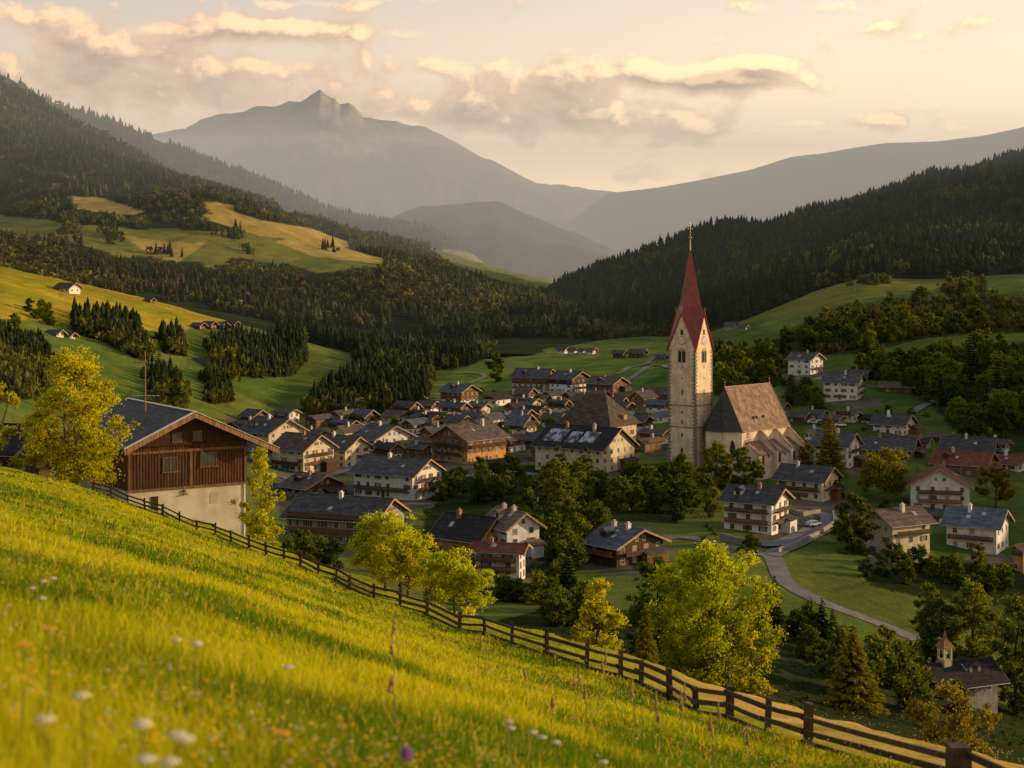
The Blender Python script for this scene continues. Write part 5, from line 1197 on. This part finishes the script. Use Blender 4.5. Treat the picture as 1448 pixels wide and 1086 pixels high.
hero(845,905,165,95,92,'yellow green tree left of the big roadside trees','birch',n=14000,leaf=.18,k=140,mat=L_gold,seed=10,trunk=.2,base=.1,sheet='p')
hero(913,925,158,75,52,'small pointed tree before the big golden tree','x',n=5000,leaf=.22,mat=L_congold,seed=11,con=True,sheet='p',name='spruce_tree')
hero(1005,965,180,205,190,'largest golden tree, rising above the meadow edge','egg',n=105000,leaf=.165,k=460,mat=L_gold,seed=12,trunk=.45,base=.05,clump=.16,limbs=24,sheet='p')
hero(930,945,205,160,120,'darker tree directly behind left of the largest golden tree','egg',n=18000,leaf=.25,k=170,mat=L_green,seed=13,trunk=.4,base=.05,sheet='p')
hero(1062,965,172,75,70,'low bush at the right foot of the largest golden tree','round',n=6000,leaf=.2,k=40,mat=L_gold,seed=14,trunk=.2,base=.03,sheet='p',name='shrub')
hero(1206,1010,200,130,86,'olive golden pine standing alone right of the golden trees','x',n=13000,leaf=.34,mat=L_congold,seed=15,con=True,sheet='p',name='pine_tree')
hero(1350,1060,150,95,150,'wide olive bush in front of the chapel','round',n=9000,leaf=.2,k=70,mat=L_congold,seed=17,trunk=.2,base=.03,sheet='p',name='shrub')
hero(1320,985,265,165,72,'left tall dark tree with sunlit top at right','egg',n=22000,leaf=.26,k=170,mat=L_green,seed=18,trunk=.4,base=.05,sheet='p')
hero(1376,1000,262,190,82,'middle tall dark tree with sunlit top at right','egg',n=24000,leaf=.26,k=180,mat=L_green,seed=19,trunk=.4,base=.05,sheet='p')
hero(1436,1010,250,185,84,'right tall dark tree at the edge of the photo','egg',n=22000,leaf=.26,k=170,mat=L_green,seed=20,trunk=.4,base=.05,sheet='p')
# village landmarks
hero(1173,672,432,88,52,'tall spruce with golden side right of the church','x',n=9000,leaf=.5,mat=L_congold,seed=21,con=True,sheet='p',name='spruce_tree')
hero(1252,705,405,70,78,'big round tree with golden crown above the beige house','round',n=20000,leaf=.34,k=160,mat=leafmat('leaves_round_tree',(.22,.22,.016),.45,.0),seed=22,trunk=.4,base=.2,clump=.26,sheet='p')
hero(1208,782,355,90,62,'tall tree with bright top between the road and the beige house','egg',n=14000,leaf=.32,k=110,mat=leafmat('leaves_b',(.09,.12,.014),.45,.0),seed=23,sheet='p',base=.05)
hero(1408,718,395,62,62,'golden flat topped pine right of the white gable','round',n=7000,leaf=.38,k=50,mat=leafmat('leaves_c',(.17,.15,.018),.45,.0),seed=24,sheet='p',base=.25)
hero(1012,690,415,68,54,'left of two round trees before the church choir','egg',n=14000,leaf=.36,k=120,mat=L_green,seed=25,sheet='p',base=.05)
hero(1052,695,412,68,50,'right of two round trees before the church choir','egg',n=14000,leaf=.36,k=120,mat=L_green,seed=26,sheet='p',base=.05)
hero(966,700,405,60,56,'round tree at the foot of the church tower','egg',n=12000,leaf=.36,k=120,mat=L_green,seed=27,sheet='p',base=.05)
hero(1140,668,440,42,30,'small tree between the church and the tall spruce','egg',n=4000,leaf=.4,k=30,mat=leafmat('leaves_c',(.17,.15,.018)),seed=28,sheet='p',base=.05)
hero(702,540,700,46,32,'big round lone tree on the meadow behind the village','egg',n=9000,leaf=.6,k=80,mat=L_green,seed=29,sheet='p',base=.05)
hero(679,690,395,50,30,'pointed sunlit tree before the ochre chalet','birch',n=5000,leaf=.36,k=40,mat=leafmat('leaves_b',(.09,.12,.014)),seed=30,sheet='p',base=.05)
hero(788,735,350,95,62,'broad tree with a reddish gold top in the village green','egg',n=16000,leaf=.34,k=130,mat=L_green,seed=31,sheet='p',base=.05)
hero(790,690,390,60,44,'left dark tree against the cream barn','birch',n=7000,leaf=.36,k=50,mat=L_dark,seed=32,sheet='p',base=.05)
hero(828,692,388,62,40,'right dark tree against the cream barn','birch',n=7000,leaf=.36,k=50,mat=L_dark,seed=33,sheet='p',base=.05)

PR = [broad(100 + i, 10, [4.4, 3.8, 5.0, 4.0, 4.6, 3.4][i], ['round', 'egg', 'round', 'egg', 'birch', 'egg'][i], 4200, .42, k=80, trunk=.3, base=.02, clump=.34, limbs=3, mat=[L_green, L_green, L_dark, L_dark, L_green, L_dark][i], twig=False) for i in range(6)]
PC = [conifer(120 + i, 14, [3.2, 2.6, 3.6][i], 2200, .5, mat=L_con, tiers=16) for i in range(3)]
PS = [broad(130 + i, 3.2, 2.6, 'round', 900, .30, k=18, trunk=.08, base=.02, clump=.34, limbs=3, mat=[L_dark, L_green][i], twig=False) for i in range(2)]
def cluster(poly, n, hm, phrase, cone=.0, seed=0, sheet=None, group=None, sp=1.0, shrub=0.0, minpx=8):
    rr = random.Random(seed); xs = [p[0] for p in poly]; ys = [p[1] for p in poly]; L_ = []; tries = 0
    while len(L_) < n and tries < n * 60:
        tries += 1; x = rr.uniform(min(xs), max(xs)); y = rr.uniform(min(ys), max(ys))
        if not bool(inpoly(x, y, poly)): continue
        if any((x - a) ** 2 + ((y - b) * 1.8) ** 2 < (minpx * sp) ** 2 for a, b in L_): continue
        L_.append((x, y))
    L_.sort(); out = []; cn = {}
    for k, (x, y) in enumerate(L_):
        P = (sheet or valley).hit(x, y); c = rr.random() < cone; s_ = (not c) and rr.random() < shrub; h = hm * rr.uniform(.7, 1.25)
        kd = 'spruce' if c else ('shrub' if s_ else 'broadleaf'); i = cn.get(kd, 0); cn[kd] = i + 1
        word = {'spruce': 'dark spruce', 'shrub': 'low shrub', 'broadleaf': 'leafy tree'}[kd]
        if c: tk = rr.choice(PC); s = h * 1.25 / 14; sc = (s, s * rr.uniform(.9, 1.15))
        elif s_: tk = rr.choice(PS); s = h * .35 / 3.2; sc = (s * rr.uniform(1, 1.5), s)
        else: tk = rr.choice(PR); s = h / 10; sc = (s * rr.uniform(.85, 1.2), s)
        put({'spruce': 'spruce_tree', 'shrub': 'shrub', 'broadleaf': 'broadleaf_tree'}[kd], tk, tuple(P), rr.uniform(0, 6.28), sc, '%s, %s from the left %s' % (word, ORD[i], phrase), group or ('trees ' + phrase), 'shrub' if s_ else 'tree')
cluster([(650,672),(760,690),(960,690),(1000,700),(1000,722),(950,735),(850,735),(780,725),(700,718),(640,700)], 26, 8.5, 'in the wooded village green', .08, 1, minpx=16)
cluster([(740,735),(850,750),(820,800),(800,850),(760,840),(768,780)], 15, 8, 'on the bank between red roof and blue grey roof', .1, 2, minpx=18)
cluster([(620,690),(700,700),(690,712),(620,710)], 6, 6, 'behind the tan roofed house', 0, 3, minpx=12)
cluster([(1218,800),(1440,812),(1440,835),(1300,842),(1210,822)], 15, 6.0, 'in the hedge below the beige house', 0, 4, minpx=15)
cluster([(1075,890),(1180,900),(1190,950),(1120,945),(1070,925)], 12, 6.5, 'between the golden tree and the pine', .1, 5, minpx=16)
cluster([(1230,920),(1300,945),(1300,1000),(1400,1020),(1440,1035),(1250,1000),(1160,985)], 13, 7, 'in the dark hollow at lower right', 0, 6, minpx=18)
cluster([(700,845),(800,860),(860,880),(880,905),(760,880)], 10, 6, 'just over the meadow edge', 0, 7, minpx=16)
cluster([(395,790),(470,790),(480,812),(420,806)], 5, 6, 'below the grey house', 0, 8, minpx=14)
cluster([(1040,768),(1085,775),(1080,790),(1050,785)], 4, 4.5, 'at the road fork', 0, 9, minpx=10, shrub=.5)
cluster([(940,700),(1020,712),(1015,735),(950,738)], 6, 5.5, 'below the church tower trees', 0, 10, minpx=14)
cluster([(1012,485),(1045,500),(1110,478),(1150,455),(1180,470),(1150,500),(1115,508),(1105,545),(1060,555),(1014,558)], 24, 12, 'in the grove beside the church tower', .1, 11, minpx=11)
cluster([(1150,455),(1210,442),(1260,432),(1330,426),(1448,422),(1448,468),(1340,472),(1290,480),(1230,498),(1160,500)], 34, 12, 'in the upper hedgerow on the right slope', .05, 12, minpx=12)
cluster([(1215,510),(1290,515),(1360,505),(1448,492),(1448,635),(1385,622),(1345,598),(1318,572),(1250,548),(1218,535)], 42, 13, 'in the wood above the red roofs', .05, 13, minpx=13)
cluster([(1320,388),(1392,395),(1396,420),(1340,424)], 8, 14, 'in the grove high on the right slope', 0, 14, minpx=11)
cluster([(1182,390),(1250,376),(1254,405),(1200,420)], 8, 18, 'in the upper copse under the dark forest', .2, 15, minpx=10)
cluster([(208,530),(236,532),(258,556),(250,585),(216,585)], 8, 9, 'in the spruce group behind the aerial', .85, 16, minpx=9)
cluster([(228,478),(260,482),(260,505),(234,500)], 6, 9, 'in the small upper spruce group on the left slope', .9, 17, minpx=7)
cluster([(290,540),(322,540),(326,566),(298,570)], 4, 9, 'in the spruce knot left of the village', .7, 18, minpx=8)
cluster([(480,600),(620,590),(760,588),(930,590),(935,640),(740,640),(620,650),(500,640)], 26, 5, 'tucked between the village roofs', 0, 19, minpx=14, shrub=.3)
cluster([(1110,640),(1225,668),(1330,700),(1440,745),(1430,765),(1330,745),(1230,720),(1120,690)], 12, 5, 'among the right hand houses', .1, 20, minpx=22, shrub=.3)
cluster([(20,440),(70,432),(72,462),(10,470)], 9, 7, 'near the lone farm on the left slope', 0, 21, minpx=7)
cluster([(1100,560),(1140,545),(1160,580),(1110,590)], 5, 9, 'below the lone white hotel', 0, 22, minpx=10)
cluster([(600,540),(605,520),(625,512),(680,500),(690,495),(660,518)], 8, 13, 'in the pale grove behind the meadow', 0, 23, minpx=11)

cluster([(500,712),(625,716),(640,735),(560,740),(500,730)], 9, 3.2, 'in the gardens below the long white house', 0, 24, minpx=10, shrub=.7)
cluster([(1000,740),(1020,765),(1060,772),(985,775)], 6, 3.0, 'left of the stacked balcony chalet', 0, 25, minpx=9, shrub=.7)
cluster([(930,775),(950,800),(930,812),(840,812),(880,806)], 7, 3.2, 'round the blue grey roofed timber chalet', 0, 26, minpx=9, shrub=.6)
cluster([(1295,725),(1375,730),(1350,742),(1300,740)], 6, 2.8, 'in front of the big white gable', 0, 27, minpx=9, shrub=.8)
cluster([(1110,590),(1230,575),(1330,590),(1330,625),(1230,625),(1130,612)], 12, 4.5, 'on the grass below the white slope houses', 0, 28, minpx=12, shrub=.5)
cluster([(625,560),(700,545),(780,560),(950,560),(950,572),(640,572)], 12, 4.5, 'along the back edge of the village', 0, 29, minpx=12, shrub=.4)
cluster([(1180,755),(1240,745),(1245,775),(1190,790)], 5, 4.5, 'beside the tall bright topped tree', 0, 30, minpx=12, shrub=.5)

# ------------------------------------------------------------------ far woods, each a mass nobody could count
def tmpl_conifer(g, seg=6, tiers=4):
    V = []; Fc = []
    for i in range(tiers):
        t = i / tiers; z0 = .06 + .9 * t; z1 = min(1.0, z0 + .40); r = (1 - t) ** .9 * g.uniform(.85, 1.1); b = len(V); a0 = g.uniform(0, 6)
        for j in range(seg): a = a0 + 2 * pi * j / seg; q = r * g.uniform(.75, 1.2); V.append((q * math.cos(a), q * math.sin(a), z0 + g.uniform(-.04, .03)))
        V.append((0, 0, z1)); Fc += [(b + j, b + (j + 1) % seg, b + seg) for j in range(seg)]
    return np.array(V), np.array(Fc)
def tmpl_broad(g):
    n = 70; V, f, T = leaf_cloud(np.array([(g.normal() * .35, g.normal() * .35, .5 + g.normal() * .16) for _ in range(8)]), np.full(8, .5), n, .24, g)
    V[:, 2] = np.clip(V[:, 2], 0, 1.1)
    f3 = np.concatenate([f[:, [0, 1, 2]], f[:, [0, 2, 3]]]); return V, f3
def wood(name, sheet, mask, n, hm, rfac, cone, label, col, seed=0, trange=None, broadcol=(.078,.085,.018), lite=0.12, fields=None):
    g = np.random.default_rng(seed); N = n * 14
    px = g.uniform(max(sheet.px[0], -330), min(sheet.px[-1], 1750), N); K = sheet.t[-1]; t0, t1 = trange or (0, K)
    t = g.uniform(t0, t1, N)
    fi = np.clip((px - sheet.px[0]) / (sheet.px[1] - sheet.px[0]), 0, sheet.nu - 1.001); ti = np.clip(t / K * (sheet.nd - 1), 0, sheet.nd - 1.001)
    i, j = fi.astype(int), ti.astype(int); fu, ft = fi - i, ti - j
    bl = lambda A: (A[j, i] * (1 - fu) + A[j, i + 1] * fu) * (1 - ft) + (A[j + 1, i] * (1 - fu) + A[j + 1, i + 1] * fu) * ft
    d, z = bl(sheet.D), bl(sheet.Z); x = (px - HX) / F * d; py = HY - z / d * F
    m = mask(px, py, x, d, t) & (fbm(x / 55, d / 75, 3, seed + 40) > (.33 if sheet is not valley else 0)); 
    if fields is not None:                                   # no tree so close below a meadow that it would hide it
        top = py - hm * .75 * F / d; m &= ~anypoly(px, top, fields) & ~anypoly(px, (py + top) / 2, fields)
    keep = np.where(m)[0][:n]; x, d, z, px, py = x[keep], d[keep], z[keep], px[keep], py[keep]; n = len(x)
    isc = fbm(x / 120, d / 160, 3, seed + 2) + g.normal(0, .12, n) < cone
    h = hm * g.uniform(.55, 1.25, n) * (0.8 + .4 * fbm(x / 60, d / 60, 2, 4)) * (np.clip(d / 1250, .30, 1) if sheet is valley else 1); VV = []; FF = []; TT = []; b = 0
    tc = [tmpl_conifer(g) for _ in range(5)]; tb = [tmpl_broad(g) for _ in range(4)]; which = g.integers(0, 20, n)
    for kind, tmps in ((True, tc), (False, tb)):
        for q, (tv, tf) in enumerate(tmps):
            s = np.where((isc == kind) & (which % len(tmps) == q))[0]
            if not len(s): continue
            a = g.uniform(0, 2 * pi, len(s)); ca, sa = np.cos(a)[:, None], np.sin(a)[:, None]; r = h[s] * (rfac if kind else .46) * g.uniform(.85, 1.2, len(s)); hh = h[s] * (1.1 if kind else .8)
            X = (tv[None, :, 0] * ca - tv[None, :, 1] * sa) * r[:, None] + x[s, None]; Y = (tv[None, :, 0] * sa + tv[None, :, 1] * ca) * r[:, None] + d[s, None]; Z = tv[None, :, 2] * hh[:, None] + z[s, None] - .6
            VV.append(np.stack([X, Y, Z], -1).reshape(-1, 3)); FF.append((tf[None] + (b + np.arange(len(s)) * len(tv))[:, None, None]).reshape(-1, 3)); b += len(s) * len(tv)
            c = np.array(col if kind else broadcol)[None] * g.uniform(.6, 1.35, len(s))[:, None]; lt = g.random(len(s)) < lite; c[lt] = c[lt] * np.array((2.0, 1.6, 1.0)); c = c * (.45 + 1.1 * fbm(x[s] / 180, d[s] / 240, 3, 6))[:, None]
            TT.append((c[:, None] * (.7 + .5 * tv[None, :, 2:3])).reshape(-1, 3))
    me = np_mesh(name, np.concatenate(VV), np.concatenate(FF), 3, vcolmat('far_foliage', n_amt=0, trans=.18), np.concatenate(TT))
    tag(link(name, me), label, 'forest', kind='stuff')
NF = lambda fields: (lambda px, py, x, d, t: ~anypoly(px, py, fields))
hedge = lambda px, py: False
wood('hillside_forest', leftm, NF(C_FIELDS), 17000, 16, .29, .47, 'mixed forest covering the large left hillside', (.045,.054,.018), 1, (1.0, 5.1), lite=.2, fields=C_FIELDS)
wood('hillside_forest', leftb, NF(CB_FIELDS), 7000, 21, .29, .6, 'forest on the ridge behind the left hillside', (.035,.045,.016), 2, (1.0, 2.25), fields=CB_FIELDS)
wood('hillside_forest', righth, lambda px, py, x, d, t: ~anypoly(px, py, RIGHT_MEADOW), 19000, 19, .29, .66, 'dark spruce forest covering the right hill', (.026,.036,.015), 3, (.85, 3.12), lite=.08)
wood('valley_wood', valley, lambda px, py, x, d, t: anypoly(px, py, V_WOOD) & (d > 420) & (d < 2100), 7500, 15, .28, .62, 'dark spruce woods between the left slope fields and the village', (.024,.034,.014), 4, (6.5, 12.6), lite=.05)
wood('valley_wood', valley, lambda px, py, x, d, t: anypoly(px, py, V_BROAD) & (d > 480) & (d < 2100), 900, 11, .24, .05, 'leafy undergrowth between the trees on the right slope', (.03,.04,.015), 5, (7.5, 12.6), lite=.12)
HEDGE = [[(0,340),(60,352),(120,350),(125,344),(0,334)], [(85,330),(100,312),(108,330),(95,350)], [(140,330),(168,322),(175,345),(150,350)], [(330,365),(350,350),(375,372),(345,378)], [(300,322),(340,326),(345,340),(310,340)], [(455,350),(475,346),(480,356),(460,358)], [(260,312),(300,318),(330,328),(260,326)], [(205,352),(285,366),(285,372),(205,360)]]
wood('field_hedges', leftm, lambda px, py, x, d, t: anypoly(px, py, HEDGE), 300, 17, .26, .4, 'hedges and copses dividing the meadows of the left hillside', (.04,.05,.016), 6, (1.2, 3.2), lite=.3)
wood('valley_scrub', valley, lambda px, py, x, d, t: anypoly(px, py, [[(630,668),(1010,665),(1000,735),(830,740),(790,855),(740,850),(760,720),(640,715)], [(780,870),(900,890),(1190,900),(1300,960),(1448,1010),(1448,1060),(1250,1020),(1000,985),(800,915)], [(1210,795),(1448,805),(1448,850),(1320,850),(1210,825)]]) & (d > 150) & (d < 480), 2600, 3.6, .24, .0, 'dense green undergrowth between the trees of the valley bottom', (.03,.04,.015), 7, (1.5, 8.2), broadcol=(.045,.062,.014), lite=.05)
# ------------------------------------------------------------------ sky, sun, haze, camera
SUN_AZ = R(80); SUN_EL = R(11)           # azimuth from +Y towards +X
w = bpy.data.worlds.new('World'); scene.world = w; w.use_nodes = True
nt = w.node_tree; nd = nt.nodes; ln = nt.links; nd.clear()
out = nd.new('ShaderNodeOutputWorld'); bg = nd.new('ShaderNodeBackground')
sky = nd.new('ShaderNodeTexSky'); sky.sky_type = 'NISHITA'; sky.sun_disc = False
sky.sun_elevation = SUN_EL; sky.sun_rotation = SUN_AZ; sky.altitude = 900; sky.air_density = 1.2; sky.dust_density = 2.0
tc = nd.new('ShaderNodeTexCoord'); sx = nd.new('ShaderNodeSeparateXYZ'); ln.new(tc.outputs['Generated'], sx.inputs[0])
def mth(op, a, b=None, c=None, clamp=False):
    n = nd.new('ShaderNodeMath'); n.operation = op; n.use_clamp = clamp
    for k, v in enumerate((a, b, c)):
        if v is None: continue
        if isinstance(v, (int, float)): n.inputs[k].default_value = v
        else: ln.new(v, n.inputs[k])
    return n.outputs[0]
az = mth('ARCTAN2', sx.outputs[0], sx.outputs[1]); el = mth('ARCSINE', sx.outputs[2])
def P2(px, py): u = (px - HX) / F; v = (HY - py) / F; return math.atan(u), math.atan(v / math.sqrt(1 + u * u))
def comb(a, b, c=0.0):
    n = nd.new('ShaderNodeCombineXYZ')
    for k, v in enumerate((a, b, c)):
        if isinstance(v, (int, float)): n.inputs[k].default_value = v
        else: ln.new(v, n.inputs[k])
    return n.outputs[0]
BL = [ # px,py,half width px, half height px, weight
 (40,110,170,48,.46),(150,72,70,24,.34),(385,44,150,19,.72),(300,98,240,34,.36),(430,145,200,34,.30),(600,95,110,14,.20),(700,165,300,36,.34),(800,118,95,34,.42),(770,170,190,24,.32),
 (1005,114,96,20,1.15),(905,104,36,16,.5),(1085,88,50,9,.34),(1050,186,200,13,.24),(1242,170,38,14,.52),(1130,174,46,5,.32),(1350,182,60,9,.16),(420,5,70,12,.3),(60,25,90,14,.15),(900,205,160,9,.16),(1180,12,320,12,.16),(1100,50,300,14,.14)]
def density(dx, dy):
    A = mth('ADD', az, dx); E = mth('ADD', el, dy)
    n = nd.new('ShaderNodeTexNoise'); n.inputs['Scale'].default_value = 1; n.inputs['Detail'].default_value = 9; n.inputs['Roughness'].default_value = .56; n.inputs['Distortion'].default_value = .25
    ln.new(comb(mth('MULTIPLY', A, 24), mth('MULTIPLY', E, 34), 3.7), n.inputs['Vector'])
    n2 = nd.new('ShaderNodeTexNoise'); n2.inputs['Scale'].default_value = 1; n2.inputs['Detail'].default_value = 5
    ln.new(comb(mth('MULTIPLY', A, 8), mth('MULTIPLY', E, 18), 8.1), n2.inputs['Vector'])
    s = mth('ADD', mth('MULTIPLY', mth('SUBTRACT', n.outputs[0], .5), 2.3), mth('MULTIPLY', mth('SUBTRACT', n2.outputs[0], .5), .5))
    for (px, py, a, b, wt) in BL:
        ca, ce = P2(px, py); sa, se = a / F, b / F
        u = mth('MULTIPLY', mth('SUBTRACT', A, ca), 1 / sa); v = mth('MULTIPLY', mth('SUBTRACT', E, ce), 1 / se)
        # flatter underside
        v = mth('MULTIPLY', v, mth('ADD', 1.15, mth('MULTIPLY', mth('SIGN', v), -.2)))
        q = mth('EXPONENT', mth('MULTIPLY', mth('ADD', mth('MULTIPLY', u, u), mth('MULTIPLY', v, v)), -.9))
        s = mth('MULTIPLY_ADD', q, wt * 1.45, s)
    return s
d0 = density(0.0, 0.0); d1 = density(.006, .0075)
def smooth(v, a, b):
    n = nd.new('ShaderNodeMapRange'); n.interpolation_type = 'SMOOTHSTEP'; n.inputs[1].default_value = a; n.inputs[2].default_value = b; ln.new(v, n.inputs[0]); return n.outputs[0]
mask = smooth(d0, .14, .58)
litA = smooth(mth('SUBTRACT', mth('MINIMUM', d0, .80), mth('MINIMUM', d1, .80)), .06, .42)
litB = smooth(mth('SUBTRACT', d0, d1), .06, .50)
lit = mth('ADD', mth('MULTIPLY', litA, .5), mth('MULTIPLY', litB, .5))
thick = smooth(d0, .40, 1.25)
def mix(f, a, b, blend='MIX'):
    n = nd.new('ShaderNodeMix'); n.data_type = 'RGBA'; n.blend_type = blend
    if isinstance(f, float): n.inputs[0].default_value = f
    else: ln.new(f, n.inputs[0])
    for k, v in ((6, a), (7, b)):
        if isinstance(v, tuple): n.inputs[k].default_value = (*v, 1)
        else: ln.new(v, n.inputs[k])
    return n.outputs[2]
# clear air: gradient from the sunny side to the dim side and from the horizon up
side = smooth(az, -.42, .36)
hor = mix(side, (2.1,1.38,.68), (3.1,2.15,.98)); mid_ = mix(side, (1.0,.76,.54), (1.45,1.10,.73)); top = mix(side, (.60,.57,.53), (.95,.83,.68))
e1 = smooth(el, .02, .11); e2 = smooth(el, .10, .22)
glow = mix(e2, mix(e1, hor, mid_), top)
high = smooth(el, .18, .9)
glow = mix(high, glow, (.44,.49,.59))
# away from the sunset the veil thins to the physical sky
nis = nd.new('ShaderNodeVectorMath'); nis.operation = 'SCALE'; ln.new(sky.outputs[0], nis.inputs[0]); nis.inputs['Scale'].default_value = .09
front = smooth(mth('ABSOLUTE', az), 2.2, 1.0)
veil = mth('MULTIPLY', mth('SUBTRACT', 1.0, mth('MULTIPLY', high, .3)), mth('ADD', .65, mth('MULTIPLY', front, .30)))
base = mix(veil, nis.outputs[0], glow)
shade = mix(side, (.44,.33,.27), (.47,.345,.235)); shade = mix(thick, mix(side, (.80,.56,.40), (1.0,.71,.44)), shade)
bright = mix(side, (1.3,.82,.48), (1.75,1.2,.68))
cl = mix(lit, shade, bright)
fade = mth('MULTIPLY', mask, mth('SUBTRACT', 1.0, high))
fin = mix(mth('MULTIPLY', fade, .88), base, cl)
ln.new(fin, bg.inputs[0]); bg.inputs[1].default_value = 1.0; ln.new(bg.outputs[0], out.inputs[0])

sl = bpy.data.lights.new('sun', 'SUN'); sl.energy = 5.0; sl.angle = R(.6); sl.color = (1.0, .68, .36)
so = bpy.data.objects.new('sun', sl); C.objects.link(so)
from mathutils import Vector
sd = Vector((math.sin(SUN_AZ) * math.cos(SUN_EL), math.cos(SUN_AZ) * math.cos(SUN_EL), math.sin(SUN_EL)))
so.rotation_euler = sd.to_track_quat('Z', 'Y').to_euler()

# evening haze hanging in the valley: its scattered light is put in as emission
hz = bpy.data.materials.new('valley_haze'); hz.use_nodes = True; hn = hz.node_tree.nodes; hl = hz.node_tree.links; hn.clear()
ho = hn.new('ShaderNodeOutputMaterial'); ab = hn.new('ShaderNodeVolumeAbsorption'); em = hn.new('ShaderNodeEmission'); ad = hn.new('ShaderNodeAddShader')
SIG = HAZE = 0.00018
ab.inputs[0].default_value = (0, 0, 0, 1); ab.inputs[1].default_value = SIG
em.inputs[0].default_value = (.53, .475, .40, 1); em.inputs[1].default_value = SIG
hl.new(ab.outputs[0], ad.inputs[0]); hl.new(em.outputs[0], ad.inputs[1]); hl.new(ad.outputs[0], ho.inputs['Volume'])
m = MB(); m.hexa([(-1500, 2500, -400), (1500, 2500, -400), (4600, 9700, -400), (-4600, 9700, -400), (-1500, 2500, 480), (1500, 2500, 480), (4600, 9700, 900), (-4600, 9700, 900)])
tag(m.build('valley_haze', hz), kind='structure')
h2 = hz.copy(); h2.name = 'thin_haze'
for n_ in h2.node_tree.nodes:
    if n_.type == 'VOLUME_ABSORPTION': n_.inputs[1].default_value = 0.00003
    if n_.type == 'EMISSION': n_.inputs[1].default_value = 0.00003; n_.inputs[0].default_value = (.42, .40, .36, 1)
m = MB(); m.hexa([(-700, 950, -400), (700, 950, -400), (1500, 2499, -400), (-1500, 2499, -400), (-700, 950, 330), (700, 950, 330), (1500, 2499, 479), (-1500, 2499, 479)]); tag(m.build('valley_haze', h2), kind='structure')

cam = bpy.data.cameras.new('camera'); co = bpy.data.objects.new('camera', cam); C.objects.link(co); scene.camera = co
cam.sensor_width = 36; cam.lens = F / 1448 * 36; cam.clip_start = .5; cam.clip_end = 40000
co.location = (0, 0, 0); co.rotation_euler = (R(90), 0, 0); cam.shift_y = -(543 - 400) / 1448.0
cam.dof.use_dof = True; cam.dof.focus_distance = 260; cam.dof.aperture_fstop = 1.9
scene.view_settings.view_transform = 'Standard'; scene.view_settings.look = 'None'; scene.view_settings.exposure = 0; scene.view_settings.gamma = 1
scene.render.engine = 'CYCLES'; cy = scene.cycles
cy.max_bounces = 5; cy.diffuse_bounces = 2; cy.glossy_bounces = 2; cy.transmission_bounces = 3; cy.transparent_max_bounces = 6; cy.volume_bounces = 0
cy.use_denoising = True
try: cy.denoiser = 'OPENIMAGEDENOISE'
except Exception: pass
